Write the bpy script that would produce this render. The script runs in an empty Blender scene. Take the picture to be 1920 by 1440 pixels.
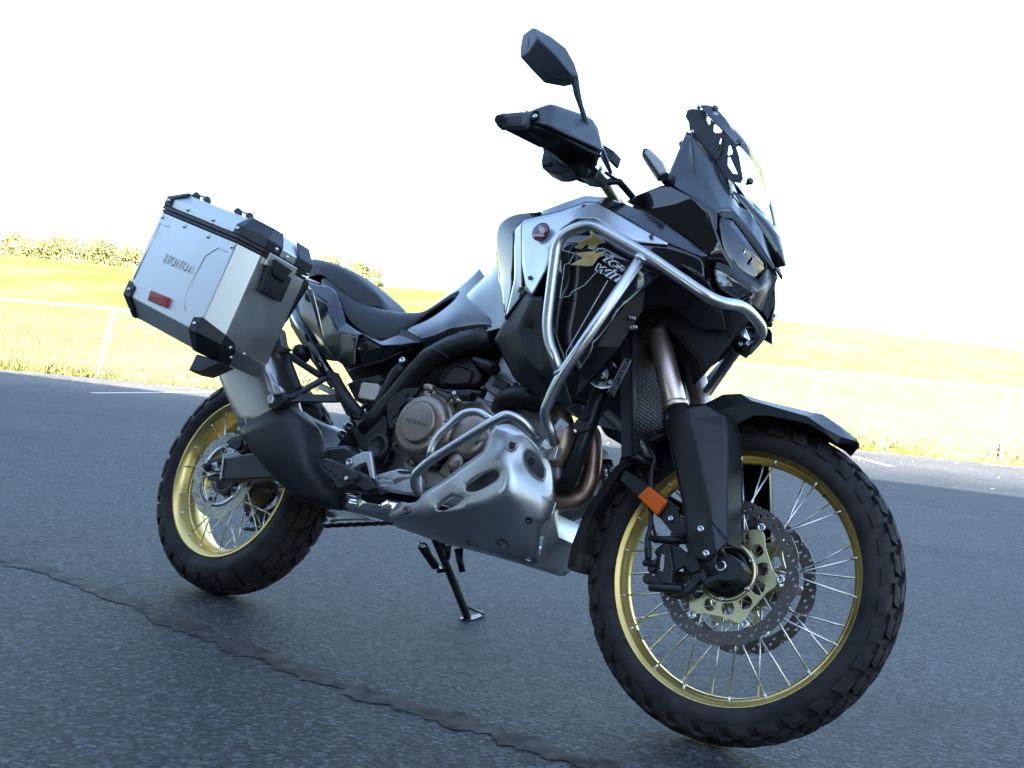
import bpy, bmesh, math, random
from math import sin, cos, pi, radians, sqrt, atan2, exp
from mathutils import Vector, Matrix

random.seed(7)
SC = bpy.context.scene
COL = SC.collection

# ---------------------------------------------------------------- camera
LEAN = radians(15.308314)
CAM_POS = Vector((2.54194786, -2.11953066, 0.70100119))
CAM_R = Vector((0.8041948, 0.58528712, 0.10348769))
CAM_D = Vector((0.08436354, 0.05994877, -0.99463005))
CAM_F = Vector((-0.58834812, 0.80860691, -0.00116641))
cam_data = bpy.data.cameras.new('camera')
cam_data.sensor_width = 36.0
cam_data.lens = 36.0 * 2070.16 / 1920.0
cam_data.clip_start = 0.05
cam_data.clip_end = 3000
cam = bpy.data.objects.new('camera', cam_data)
cam.matrix_world = Matrix(((CAM_R.x, -CAM_D.x, -CAM_F.x, CAM_POS.x),
                           (CAM_R.y, -CAM_D.y, -CAM_F.y, CAM_POS.y),
                           (CAM_R.z, -CAM_D.z, -CAM_F.z, CAM_POS.z), (0, 0, 0, 1)))
COL.objects.link(cam)
SC.camera = cam

# ---------------------------------------------------------------- world, sun, exposure
SUN_EL = radians(24)
SUN_AZ = (0.26, -0.966)                      # horizontal direction towards the sun
world = bpy.data.worlds.new('World'); SC.world = world; world.use_nodes = True
nt = world.node_tree; nt.nodes.clear()
wo = nt.nodes.new('ShaderNodeOutputWorld'); bg = nt.nodes.new('ShaderNodeBackground')
sky = nt.nodes.new('ShaderNodeTexSky'); sky.sky_type = 'NISHITA'; sky.sun_disc = False
sky.sun_elevation = SUN_EL
sky.sun_rotation = atan2(SUN_AZ[0], SUN_AZ[1])
sky.air_density = 1.0; sky.dust_density = 0.9; sky.ozone_density = 1.3
bg.inputs[1].default_value = 0.095
nt.links.new(sky.outputs[0], bg.inputs[0]); nt.links.new(bg.outputs[0], wo.inputs[0])
sun_l = bpy.data.lights.new('sun', 'SUN'); sun_l.energy = 5.0; sun_l.angle = radians(0.5); sun_l.color = (1.0, 0.93, 0.8)
sun = bpy.data.objects.new('sun', sun_l)
sd = Vector((SUN_AZ[0] * cos(SUN_EL), SUN_AZ[1] * cos(SUN_EL), sin(SUN_EL)))
sun.rotation_euler = sd.to_track_quat('Z', 'Y').to_euler()
sun.location = (0, -20, 20)
COL.objects.link(sun)
SC.view_settings.view_transform = 'Standard'; SC.view_settings.look = 'None'
SC.view_settings.gamma = 1.0; SC.view_settings.use_curve_mapping = False
SC.view_settings.exposure = 2.95

# ---------------------------------------------------------------- surveyed positions
# bike frame: x forward, y left, z up, rear contact patch at the origin
RW = Matrix.Rotation(-LEAN, 3, 'X')
RWI = RW.transposed()
BR, BD, BF = RWI @ CAM_R, RWI @ CAM_D, RWI @ CAM_F
BC = RWI @ CAM_POS
FPX = 2070.16
def ray(px, py):
    return BF + BR * ((px - 960) / FPX) + BD * ((py - 720) / FPX)
def W(px, py, y):
    """photo survey point on the plane y = const of the bike frame"""
    d = ray(px, py); return BC + d * ((y - BC.y) / d.y)
def WX(px, py, x):
    d = ray(px, py); return BC + d * ((x - BC.x) / d.x)
def WZ(px, py, z):
    d = ray(px, py); return BC + d * ((z - BC.z) / d.z)
def wray(px, py):
    return CAM_F + CAM_R * ((px - 960) / FPX) + CAM_D * ((py - 720) / FPX)
def DW(px, py, dep):
    return CAM_POS + wray(px, py) * dep
def GW(px, py, z=0.0):
    d = wray(px, py); return CAM_POS + d * ((z - CAM_POS.z) / d.z)

# ---------------------------------------------------------------- object helpers
def tag(o, label=None, cat=None, group=None, kind=None):
    if label: o['label'] = label
    if cat: o['category'] = cat
    if group: o['group'] = group
    if kind: o['kind'] = kind
    return o
def empty(name, loc=(0, 0, 0), parent=None):
    o = bpy.data.objects.new(name, None); o.empty_display_size = .1
    o.location = loc; COL.objects.link(o); o.parent = parent
    return o
def link(name, me, mat=None, parent=None):
    o = bpy.data.objects.new(name, me)
    if mat is not None and len(me.materials) == 0: me.materials.append(mat)
    COL.objects.link(o); o.parent = parent
    return o
class MB:
    """collects vertices and faces, links them as one mesh"""
    def __init__(s): s.v = []; s.f = []; s.sm = []; s.mi = []
    def add(s, vs, fs, smooth=False, mi=0):
        n = len(s.v); s.v += [tuple(v) for v in vs]
        s.f += [tuple(i + n for i in f) for f in fs]; s.sm += [smooth] * len(fs); s.mi += [mi] * len(fs)
        return s
    def mesh(s, name):
        me = bpy.data.meshes.new(name); me.from_pydata(s.v, [], s.f)
        me.polygons.foreach_set('use_smooth', s.sm); me.polygons.foreach_set('material_index', s.mi)
        me.update(); return me
    def fixn(s, me):
        bm = bmesh.new(); bm.from_mesh(me); bmesh.ops.recalc_face_normals(bm, faces=bm.faces); bm.to_mesh(me); bm.free()
    def build(s, name, mat, parent=None, bevel=0, seg=2, sub=0, solid=0, mats=None, norm=True, ws=True):
        me = s.mesh(name)
        if norm: s.fixn(me)
        o = link(name, me, mat, parent)
        if mats:
            for m in mats: me.materials.append(m)
        if sub:
            m = o.modifiers.new('s', 'SUBSURF'); m.levels = sub; m.render_levels = sub
        if solid:
            m = o.modifiers.new('t', 'SOLIDIFY'); m.thickness = abs(solid); m.offset = -1 if solid > 0 else 1
        if bevel:
            m = o.modifiers.new('b', 'BEVEL'); m.width = bevel; m.segments = seg; m.limit_method = 'ANGLE'; m.angle_limit = radians(28)
            m.harden_normals = False
            for p in me.polygons: p.use_smooth = True
            if ws:
                w = o.modifiers.new('w', 'WEIGHTED_NORMAL'); w.keep_sharp = True
        return o
    # shapes ------------------------------------------------------
    def box(s, c, sz, rot=None, mi=0):
        M = (rot or Matrix.Identity(3))
        vs = [Vector(c) + M @ Vector((sx * sz[0] / 2, sy * sz[1] / 2, sz_ * sz[2] / 2)) for sx in (-1, 1) for sy in (-1, 1) for sz_ in (-1, 1)]
        return s.add(vs, [(0, 1, 3, 2), (4, 6, 7, 5), (0, 4, 5, 1), (2, 3, 7, 6), (0, 2, 6, 4), (1, 5, 7, 3)], mi=mi)
    def tube(s, pts, r, n=10, caps=True, mi=0, flat=None):
        pts = [Vector(p) for p in pts]; m = len(pts)
        rs = r if isinstance(r, (list, tuple)) else [r] * m
        T = [(pts[min(i + 1, m - 1)] - pts[max(i - 1, 0)]).normalized() for i in range(m)]
        u = T[0].orthogonal().normalized(); vs = []
        for i in range(m):
            u = (u - T[i] * u.dot(T[i])).normalized(); w = T[i].cross(u)
            for k in range(n):
                a = 2 * pi * k / n; vs.append(pts[i] + (u * cos(a) + w * sin(a)) * rs[i])
        fs = [(i * n + k, i * n + (k + 1) % n, (i + 1) * n + (k + 1) % n, (i + 1) * n + k) for i in range(m - 1) for k in range(n)]
        s.add(vs, fs, True, mi)
        if caps:
            b = len(s.v) - len(vs)
            s.f += [tuple(b + k for k in range(n))[::-1], tuple(b + (m - 1) * n + k for k in range(n))]; s.sm += [False] * 2; s.mi += [mi] * 2
        return s
    def lathe(s, prof, c, axis, n=32, close=False, caps=False, smooth=True, mi=0, a0=0):
        """prof = [(t along axis, radius)]"""
        c = Vector(c); ax = Vector(axis).normalized(); u = ax.orthogonal().normalized(); w = ax.cross(u)
        vs = [c + ax * t + (u * cos(a0 + 2 * pi * k / n) + w * sin(a0 + 2 * pi * k / n)) * r for t, r in prof for k in range(n)]
        m = len(prof); fs = []
        for i in range(m if close else m - 1):
            j = (i + 1) % m
            fs += [(i * n + k, i * n + (k + 1) % n, j * n + (k + 1) % n, j * n + k) for k in range(n)]
        s.add(vs, fs, smooth, mi)
        if caps:
            b = len(s.v) - len(vs)
            s.f += [tuple(b + k for k in range(n))[::-1], tuple(b + (m - 1) * n + k for k in range(n))]; s.sm += [False] * 2; s.mi += [mi] * 2
        return s
    def cyl(s, a, b, r, n=20, r2=None, ch=0.0, mi=0, smooth=True):
        a = Vector(a); b = Vector(b); L = (b - a).length; r2 = r if r2 is None else r2
        prof = [(0, r), (L, r2)] if ch <= 0 else [(0, r - ch), (ch, r), (L - ch, r2), (L, r2 - ch)]
        return s.lathe(prof, a, b - a, n, caps=True, mi=mi, smooth=smooth)
    def prism(s, outer, inner, mi=0):
        """closed solid between two matching 3-D outlines"""
        n = len(outer)
        return s.add(list(outer) + list(inner), [tuple(range(n)), tuple(range(2 * n - 1, n - 1, -1))] + [(i, (i + 1) % n, n + (i + 1) % n, n + i) for i in range(n)], mi=mi)
    def grid(s, rows, smooth=True, closed=False, mi=0):
        m = len(rows); n = len(rows[0]); vs = [p for r in rows for p in r]
        fs = [(i * n + k, i * n + (k + 1) % n, (i + 1) * n + (k + 1) % n, (i + 1) * n + k) for i in range(m - 1) for k in range(n if closed else n - 1)]
        return s.add(vs, fs, smooth, mi)
def px(pts, y=None):
    """[(px, py[, y])...] -> bike-frame points"""
    return [W(p[0], p[1], (p[2] if len(p) > 2 else y)) for p in pts]
def plate(name, pts, y, th, mat, parent, bevel=.002, seg=2, taper=0.0, mi=0, mir=False):
    """panel traced in side survey: outer skin at y (per point y allowed), thickness th towards the bike's middle"""
    def mk(sgn):
        o = px(pts, y); c = sum(o, Vector()) / len(o)
        i = [p + Vector((0, th, 0)) + (c - p) * taper for p in o]
        if sgn < 0: o = [Vector((p.x, -p.y, p.z)) for p in o]; i = [Vector((p.x, -p.y, p.z)) for p in i]
        return MB().prism(o, i).build(name, mat, parent, bevel, seg)
    ob = mk(1)
    if mir: mk(-1)
    return ob
def facets(name, V, F, mat, parent, th=.004, bevel=.002, seg=2, mir=False, sub=0, label=None, soft=None):
    """faceted shell; V = dict key -> (px,py,y) or Vector; F = list of key strings/tuples"""
    keys = list(V); idx = {k: i for i, k in enumerate(keys)}
    P = [v if isinstance(v, Vector) else W(*v) for v in V.values()]
    def mk(sgn):
        kk = mir if isinstance(mir, float) else 1.0
        Q = P if sgn > 0 else [Vector((p.x, -p.y * kk, p.z)) for p in P]
        m = MB(); m.add(Q, [tuple(idx[k] for k in f) for f in F], smooth=bool(sub))
        o = m.build(name, mat, parent, 0, seg, sub=sub)
        if soft is not None:
            bm = bmesh.new(); bm.from_mesh(o.data); cl = bm.edges.layers.float.new('crease_edge')
            for e in bm.edges: e[cl] = 1.0 if e.is_boundary else soft
            for f in bm.faces: f.smooth = True
            bm.to_mesh(o.data); bm.free()
            ms = o.modifiers.new('s', 'SUBSURF'); ms.levels = 2; ms.render_levels = 3
            mo = o.modifiers.new('t', 'SOLIDIFY'); mo.thickness = th; mo.offset = 0
            return o
        mo = o.modifiers.new('t', 'SOLIDIFY'); mo.thickness = th; mo.offset = 0
        if bevel:
            b = o.modifiers.new('b', 'BEVEL'); b.width = bevel; b.segments = seg; b.limit_method = 'ANGLE'; b.angle_limit = radians(20)
            for p in o.data.polygons: p.use_smooth = True
            w = o.modifiers.new('w', 'WEIGHTED_NORMAL'); w.keep_sharp = True
        if label: o['label'] = label
        return o
    a = mk(1)
    if mir: return a, mk(-1)
    return a
def mirror_of(o, parent=None, k=1.0):
    """a left-hand copy of a right-hand part"""
    me = o.data.copy()
    for v in me.vertices: v.co.y = -v.co.y * k
    me.flip_normals()
    c = o.copy(); c.data = me; COL.objects.link(c); c.parent = parent or o.parent
    return c
def spline(pts, n=6):
    P = [Vector(p) for p in pts]; out = []
    for i in range(len(P) - 1):
        p0 = P[max(i - 1, 0)]; p1 = P[i]; p2 = P[i + 1]; p3 = P[min(i + 2, len(P) - 1)]
        for k in range(n):
            t = k / n
            out.append(.5 * ((2 * p1) + (p2 - p0) * t + (2 * p0 - 5 * p1 + 4 * p2 - p3) * t * t + (3 * p1 - p0 - 3 * p2 + p3) * t ** 3))
    out.append(P[-1]); return out
def fillet(pts, r, n=6):
    """polyline with rounded corners, as bent tube"""
    P = [Vector(p) for p in pts]; out = [P[0]]
    for i in range(1, len(P) - 1):
        a = (P[i - 1] - P[i]); b = (P[i + 1] - P[i]); d = min(r, a.length * .45, b.length * .45)
        s_, e = P[i] + a.normalized() * d, P[i] + b.normalized() * d
        for k in range(n + 1):
            t = k / n; out.append(s_ * (1 - t) ** 2 + P[i] * 2 * t * (1 - t) + e * t * t)
    out.append(P[-1]); return out
def flat2d(loops, depth, fill='BOTH', bev=0):
    """flat plate with holes from 2-D loops (even-odd), centred on z = 0"""
    from mathutils.geometry import delaunay_2d_cdt
    vs = []; es = []; offs = []
    for L in loops:
        o = len(vs); offs.append(o); vs += [Vector((p[0], p[1])) for p in L]; es += [(o + i, o + (i + 1) % len(L)) for i in range(len(L))]
    v2, _, f2, _, _, _ = delaunay_2d_cdt(vs, es, [], 1, 1e-7)
    def inside(x, y):
        c = False
        for L in loops:
            n = len(L); k = n - 1
            for i in range(n):
                xi, yi = L[i]; xj, yj = L[k]
                if (yi > y) != (yj > y) and x < (xj - xi) * (y - yi) / (yj - yi) + xi: c = not c
                k = i
        return c
    T = [f for f in f2 if inside(sum(v2[i].x for i in f) / len(f), sum(v2[i].y for i in f) / len(f))]
    n = len(v2); h = depth / 2
    V = [(v.x, v.y, h) for v in v2] + [(v.x, v.y, -h) for v in v2]
    F = [tuple(f) for f in T] + [tuple(i + n for i in f[::-1]) for f in T]
    cnt = {}
    for f in T:
        for a, b in zip(f, list(f[1:]) + [f[0]]): cnt[(a, b)] = 1
    for (a, b) in cnt:
        if (b, a) not in cnt: F.append((a, a + n, b + n, b))
    me = bpy.data.meshes.new('plate'); me.from_pydata(V, [], F); me.update()
    MB().fixn(me)
    return me
def circ2(cx, cy, r, n=10, a0=0): return [(cx + r * cos(a0 + 2 * pi * k / n), cy + r * sin(a0 + 2 * pi * k / n)) for k in range(n)]
def frame_from(o, ex, ey):
    """4x4 matrix: local x,y,z -> origin o, ex, ey (orthonormalised), ez"""
    ex = Vector(ex).normalized(); ey = Vector(ey); ez = ex.cross(ey).normalized(); ey = ez.cross(ex)
    M = Matrix((ex, ey, ez)).transposed().to_4x4(); M.translation = Vector(o); return M
def text_mesh(txt, size, depth, shear=0, sx=1.0, bold=0.0, align='CENTER', space=1.0):
    cu = bpy.data.curves.new('tmp', 'FONT'); cu.body = txt; cu.size = size; cu.extrude = depth / 2; cu.shear = shear
    cu.align_x = align; cu.align_y = 'CENTER'; cu.offset = bold; cu.space_character = space; cu.resolution_u = 3
    ob = bpy.data.objects.new('tmp', cu); COL.objects.link(ob); bpy.context.view_layer.update()
    me = bpy.data.meshes.new_from_object(ob.evaluated_get(bpy.context.evaluated_depsgraph_get()))
    bpy.data.objects.remove(ob); bpy.data.curves.remove(cu); me.materials.clear()
    for v in me.vertices: v.co.x *= sx
    return me
def bolt(c, d, r, mat, parent, h=None, name='bolt', n=18, socket=True):
    h = h or r * .7
    m = MB(); c = Vector(c); d = Vector(d).normalized()
    prof = [(-h * 1.2, r * .98), (0, r), (h * .55, r * .97), (h * .9, r * .8), (h, r * .62)]
    if socket: prof += [(h, r * .42), (h * .3, r * .38), (h * .3, 0.0001)]
    else: prof += [(h, .0001)]
    m.lathe(prof, c, d, n)
    return m.build(name, mat, parent)

# ---------------------------------------------------------------- materials
def mat(name, col, rough=.5, metal=0.0, coat=0.0, spec=.5, noise=0.0, nscale=40, bump=0.0, bscale=200, rvar=0.0, trans=0, ior=1.45, emit=None, alpha=1, coatr=.03, stretch=None, col2=None, aniso=0):
    m = bpy.data.materials.new(name); m.use_nodes = True; N = m.node_tree.nodes; L = m.node_tree.links
    b = N['Principled BSDF']; I = b.inputs
    I['Base Color'].default_value = (*col, 1); I['Roughness'].default_value = rough; I['Metallic'].default_value = metal
    I['Coat Weight'].default_value = coat; I['Coat Roughness'].default_value = coatr; I['Specular IOR Level'].default_value = spec
    I['IOR'].default_value = ior; I['Transmission Weight'].default_value = trans; I['Alpha'].default_value = alpha
    if aniso: I['Anisotropic'].default_value = aniso
    tc = N.new('ShaderNodeTexCoord'); src = tc.outputs['Object']
    if stretch:
        mp = N.new('ShaderNodeMapping'); mp.inputs['Scale'].default_value = stretch; L.new(src, mp.inputs[0]); src = mp.outputs[0]
    if noise or rvar:
        n = N.new('ShaderNodeTexNoise'); n.inputs['Scale'].default_value = nscale; n.inputs['Detail'].default_value = 6; n.inputs['Roughness'].default_value = .6
        L.new(src, n.inputs['Vector'])
        if noise:
            c2 = col2 or tuple(c * (1 - noise) for c in col); r_ = N.new('ShaderNodeValToRGB')
            r_.color_ramp.elements[0].position = .35; r_.color_ramp.elements[1].position = .65
            r_.color_ramp.elements[0].color = (*c2, 1); r_.color_ramp.elements[1].color = (*col, 1)
            L.new(n.outputs['Fac'], r_.inputs[0]); L.new(r_.outputs[0], I['Base Color'])
        if rvar:
            mr = N.new('ShaderNodeMapRange'); mr.inputs[1].default_value = .3; mr.inputs[2].default_value = .7
            mr.inputs[3].default_value = max(0.02, rough - rvar); mr.inputs[4].default_value = rough + rvar
            L.new(n.outputs['Fac'], mr.inputs[0]); L.new(mr.outputs[0], I['Roughness'])
    if bump:
        n2 = N.new('ShaderNodeTexNoise'); n2.inputs['Scale'].default_value = bscale; n2.inputs['Detail'].default_value = 3
        L.new(src, n2.inputs['Vector']); bp = N.new('ShaderNodeBump'); bp.inputs['Strength'].default_value = bump; bp.inputs['Distance'].default_value = .001
        L.new(n2.outputs['Fac'], bp.inputs['Height']); L.new(bp.outputs[0], I['Normal'])
    if emit: I['Emission Color'].default_value = (*emit[:3], 1); I['Emission Strength'].default_value = emit[3]
    return m
GLOSS = mat('gloss_black_paint', (.004, .0045, .006), .10, coat=1, coatr=.02, rvar=.05, nscale=8)
GLOSS2 = mat('metallic_black_paint', (.014, .017, .022), .2, metal=.3, coat=1, coatr=.03, rvar=.04, nscale=10)
MATTE = mat('moulded_black_plastic', (.015, .0165, .019), .36, spec=.5, noise=.3, nscale=25, bump=.35, bscale=900, rvar=.06)
DARK = mat('dark_grey_plastic', (.03, .031, .034), .5, spec=.4, noise=.25, nscale=30, bump=.25, bscale=700, rvar=.08)
SATIN = mat('satin_black_metal', (.030, .032, .035), .38, metal=.2, noise=.3, nscale=30, bump=.15, bscale=500, rvar=.08)
RUBBER = mat('tyre_rubber', (.019, .019, .020), .66, spec=.3, noise=.4, nscale=14, col2=(.042, .039, .036), bump=.4, bscale=420, rvar=.1)
HOSE = mat('hose_rubber', (.012, .012, .013), .45, noise=.3, bump=.2, bscale=300)
ALU = mat('brushed_aluminium', (.73, .73, .70), .40, metal=1, noise=.12, nscale=5, rvar=.10, bump=.05, bscale=400)
ALUCAST = mat('cast_aluminium', (.66, .67, .68), .42, metal=.9, noise=.2, nscale=9, rvar=.08, bump=.3, bscale=260)
SKID = mat('skid_plate_aluminium', (.74, .76, .77), .42, metal=.95, noise=.25, nscale=6, rvar=.1, bump=.12, bscale=180)
STEEL = mat('stainless_tube', (.68, .68, .68), .33, metal=1, rvar=.05, nscale=30, noise=.08, bump=.05, bscale=400)
CHROME = mat('bright_steel', (.78, .77, .76), .1, metal=1, rvar=.05, nscale=20)
BOLTM = mat('zinc_bolt', (.7, .7, .72), .25, metal=1, rvar=.08, nscale=60)
DBOLT = mat('dark_bolt', (.08, .08, .085), .35, metal=.8, rvar=.08, nscale=60)
GOLD = mat('gold_anodised_rim', (.93, .70, .25), .34, metal=1, noise=.12, nscale=8, rvar=.06)
GOLDC = mat('gold_disc_carrier', (.66, .58, .34), .34, metal=.9, noise=.1, nscale=30, rvar=.05)
DISC = mat('brake_disc_steel', (.15, .135, .125), .45, metal=.7, noise=.35, nscale=20, rvar=.08, bump=.1, bscale=500)
DISCR = mat('rear_disc_steel', (.5, .49, .47), .3, metal=1, noise=.25, nscale=20, rvar=.06)
FORK = mat('champagne_fork_tube', (.95, .76, .65), .43, metal=1, rvar=.04, nscale=15)
BRONZE = mat('bronze_engine_cover', (.33, .27, .22), .36, metal=.75, noise=.15, nscale=12, rvar=.06, bump=.12, bscale=400)
ENG = mat('engine_casting', (.22, .21, .20), .5, metal=.7, noise=.3, nscale=20, bump=.3, bscale=300)
ENGL = mat('light_engine_casting', (.60, .60, .60), .45, metal=.8, noise=.25, nscale=20, bump=.3, bscale=300)
EXH = mat('header_pipe', (.52, .35, .26), .40, metal=.9, noise=.6, nscale=14, col2=(.28, .2, .17), rvar=.1, bump=.2, bscale=150)
MUFF = mat('muffler_steel', (.56, .55, .52), .38, metal=1, noise=.18, nscale=4, rvar=.07)
SEAT = mat('seat_vinyl', (.018, .02, .023), .46, spec=.5, bump=.5, bscale=800, noise=.15, nscale=6, rvar=.05)
SILVER = mat('silver_panel', (.72, .74, .76), .36, metal=.8, coat=.15, rvar=.05, nscale=8)
ORANGE = mat('orange_reflector', (.80, .13, .004), .4, coat=.25, spec=.3, bump=.6, bscale=700)
RED = mat('red_reflector', (.34, .010, .006), .35, coat=.3, spec=.3, bump=.6, bscale=600)
WHITEP = mat('white_print', (.8, .8, .8), .5)
GREYP = mat('grey_print', (.35, .35, .36), .5)
GOLDP = mat('gold_print', (.68, .48, .15), .35, metal=.2, noise=.3, nscale=18, col2=(.42, .28, .07))
BADGE = mat('badge_red', (.24, .012, .028), .18, coat=1, noise=.5, nscale=30)
def clear_mat(name, tint, ior, rough=.02):
    m = bpy.data.materials.new(name); m.use_nodes = True; N = m.node_tree.nodes; L = m.node_tree.links; N.clear()
    o = N.new('ShaderNodeOutputMaterial'); x = N.new('ShaderNodeMixShader'); t = N.new('ShaderNodeBsdfTransparent'); g = N.new('ShaderNodeBsdfGlossy'); f = N.new('ShaderNodeFresnel')
    t.inputs[0].default_value = (*tint, 1); g.inputs['Roughness'].default_value = rough; f.inputs[0].default_value = ior
    L.new(f.outputs[0], x.inputs[0]); L.new(t.outputs[0], x.inputs[1]); L.new(g.outputs[0], x.inputs[2]); L.new(x.outputs[0], o.inputs[0]); return m
GLASS = clear_mat('headlight_lens', (.55, .6, .68), 2.1)
GUARDM = mat('textured_guard_plastic', (.075, .088, .104), .34, noise=.2, nscale=25, bump=.3, bscale=900, rvar=.05)
SMOKE = clear_mat('clear_screen', (.74, .84, .90), 1.28, .03)
CHROMEL = mat('reflector_bowl', (.7, .72, .75), .12, metal=1, bump=.8, bscale=60)
LEDL = mat('indicator_lens', (.72, .74, .75), .1, trans=.5, coat=1, bump=.6, bscale=300)
MIRG = mat('mirror_glass', (.8, .82, .84), .02, metal=1)
MESHM = mat('radiator_core', (.03, .03, .032), .5, metal=.5)
RESV = mat('milky_reservoir', (.62, .58, .5), .35, trans=.15)
# ================================================================ setting
def gz(x, y):
    t = min(max((y - 4.5) / 11.5, 0), 1); t = t * t * (3 - 2 * t)
    return .24 * t
def nodes_mat(name):
    m = bpy.data.materials.new(name); m.use_nodes = True
    return m, m.node_tree.nodes, m.node_tree.links, m.node_tree.nodes['Principled BSDF']
def ramp(N, L, src, stops):
    r = N.new('ShaderNodeValToRGB'); e = r.color_ramp.elements
    while len(e) < len(stops): e.new(.5)
    for i, (p, c) in enumerate(stops): e[i].position = p; e[i].color = (*c, 1) if len(c) == 3 else c
    L.new(src, r.inputs[0]); return r.outputs[0]
def noise(N, L, src, sc, det=4, rough=.5, dist=0):
    n = N.new('ShaderNodeTexNoise'); n.inputs['Scale'].default_value = sc; n.inputs['Detail'].default_value = det
    n.inputs['Roughness'].default_value = rough; n.inputs['Distortion'].default_value = dist; L.new(src, n.inputs['Vector']); return n.outputs['Fac']
def mix(N, L, a, b, f, mode='MIX'):
    m = N.new('ShaderNodeMix'); m.data_type = 'RGBA'; m.blend_type = mode
    for s, v in ((6, a), (7, b)):
        if isinstance(v, tuple): m.inputs[s].default_value = (*v, 1)
        else: L.new(v, m.inputs[s])
    if isinstance(f, float): m.inputs[0].default_value = f
    else: L.new(f, m.inputs[0])
    return m.outputs[2]
def asphalt_mat(name, tint=(1, 1, 1), seam=False):
    m, N, L, b = nodes_mat(name); tc = N.new('ShaderNodeTexCoord').outputs['Object']
    big = noise(N, L, tc, .55, 5, .55); mid = noise(N, L, tc, 22, 7, .8); fine = noise(N, L, tc, 260, 3, .7)
    vo = N.new('ShaderNodeTexVoronoi'); vo.inputs['Scale'].default_value = 105; L.new(tc, vo.inputs['Vector'])
    c = ramp(N, L, big, [(.3, (.025 * tint[0], .027 * tint[1], .030 * tint[2])), (.7, (.047 * tint[0], .049 * tint[1], .052 * tint[2]))])
    c = mix(N, L, c, ramp(N, L, mid, [(.35, (.55, .55, .55)), (.65, (1.35, 1.35, 1.35))]), .9, 'MULTIPLY')
    c = mix(N, L, c, ramp(N, L, vo.outputs['Color'], [(.1, (.15, .15, .15)), (.6, (1.1, 1.1, 1.1)), (.93, (3.8, 3.75, 3.7))]), .9, 'MULTIPLY')
    stn = ramp(N, L, noise(N, L, tc, 1.7, 4, .6, 1.2), [(.30, (.62, .62, .64)), (.44, (1, 1, 1)), (.66, (1, 1, 1)), (.8, (1.25, 1.23, 1.2))])
    c = mix(N, L, c, stn, 1.0, 'MULTIPLY')
    # light stones
    v2 = N.new('ShaderNodeTexVoronoi'); v2.inputs['Scale'].default_value = 38; L.new(tc, v2.inputs['Vector'])
    st = ramp(N, L, v2.outputs['Distance'], [(.06, (1, 1, 1)), (.1, (0, 0, 0))])
    v2c = ramp(N, L, v2.outputs['Color'], [(.86, (0, 0, 0)), (.9, (1, 1, 1))])
    f = mix(N, L, st, v2c, 1.0, 'MULTIPLY')
    c = mix(N, L, c, (.30, .29, .27), f)
    # paler, warmer band towards the verge: sunlight painted into the asphalt colour
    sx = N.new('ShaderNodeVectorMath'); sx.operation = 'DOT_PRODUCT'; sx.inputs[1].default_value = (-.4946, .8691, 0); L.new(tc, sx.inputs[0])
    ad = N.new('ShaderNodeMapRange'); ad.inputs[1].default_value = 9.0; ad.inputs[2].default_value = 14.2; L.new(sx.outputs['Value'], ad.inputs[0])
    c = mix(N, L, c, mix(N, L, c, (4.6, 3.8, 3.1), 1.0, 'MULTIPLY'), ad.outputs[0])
    L.new(c, b.inputs['Base Color'])
    rr = ramp(N, L, mid, [(.3, (.52,) * 3), (.7, (.8,) * 3)]); L.new(rr, b.inputs['Roughness']); b.inputs['Specular IOR Level'].default_value = .36
    h = mix(N, L, vo.outputs['Distance'], fine, .45); h = mix(N, L, h, mid, .12)
    bp = N.new('ShaderNodeBump'); bp.inputs['Strength'].default_value = .9 if not seam else .5; bp.inputs['Distance'].default_value = .012
    L.new(h, bp.inputs['Height']); L.new(bp.outputs[0], b.inputs['Normal'])
    return m
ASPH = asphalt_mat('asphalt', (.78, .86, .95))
TAR = mat('crack_sealant', (.024, .021, .0205), .7, noise=.75, nscale=17, col2=(.064, .056, .051), spec=.22, bump=.3, bscale=160, rvar=.12)
CRACK = mat('crack_shadow', (.012, .012, .012), .9)
PAINTW = mat('road_paint', (.78, .77, .74), .6, noise=.3, nscale=20, bump=.4, bscale=150)

def sheet(name, xs, ys, zf, mat_, kind='structure', nrm=True):
    m = MB(); rows = [[Vector((x, y, zf(x, y))) for x in xs] for y in ys]
    m.grid(rows); o = m.build(name, mat_, None); tag(o, kind=kind); return o
# far edge of the car park runs along the fence
EL = Vector((-15.26, 7.6)); ER = Vector((-.95, 15.75)); ED = (ER - EL).normalized(); EN = Vector((-ED.y, ED.x))
def edge_pt(s, n): return EL + ED * s + EN * n
m = MB(); rows = []
for j in range(0, 41):
    n_ = -60 * (1 - j / 40) ** 2.0
    row = []
    for i in range(0, 61):
        s_ = -45 + i * 2.0
        jag = .05 * sin(s_ * 7.1) + .04 * sin(s_ * 3.3 + 1) if j == 40 else 0
        p = edge_pt(s_, n_ + jag); row.append(Vector((p.x, p.y, gz(p.x, p.y))))
    rows.append(row)
m.grid(rows); lot = m.build('car_park_asphalt', ASPH); tag(lot, kind='structure')
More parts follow.
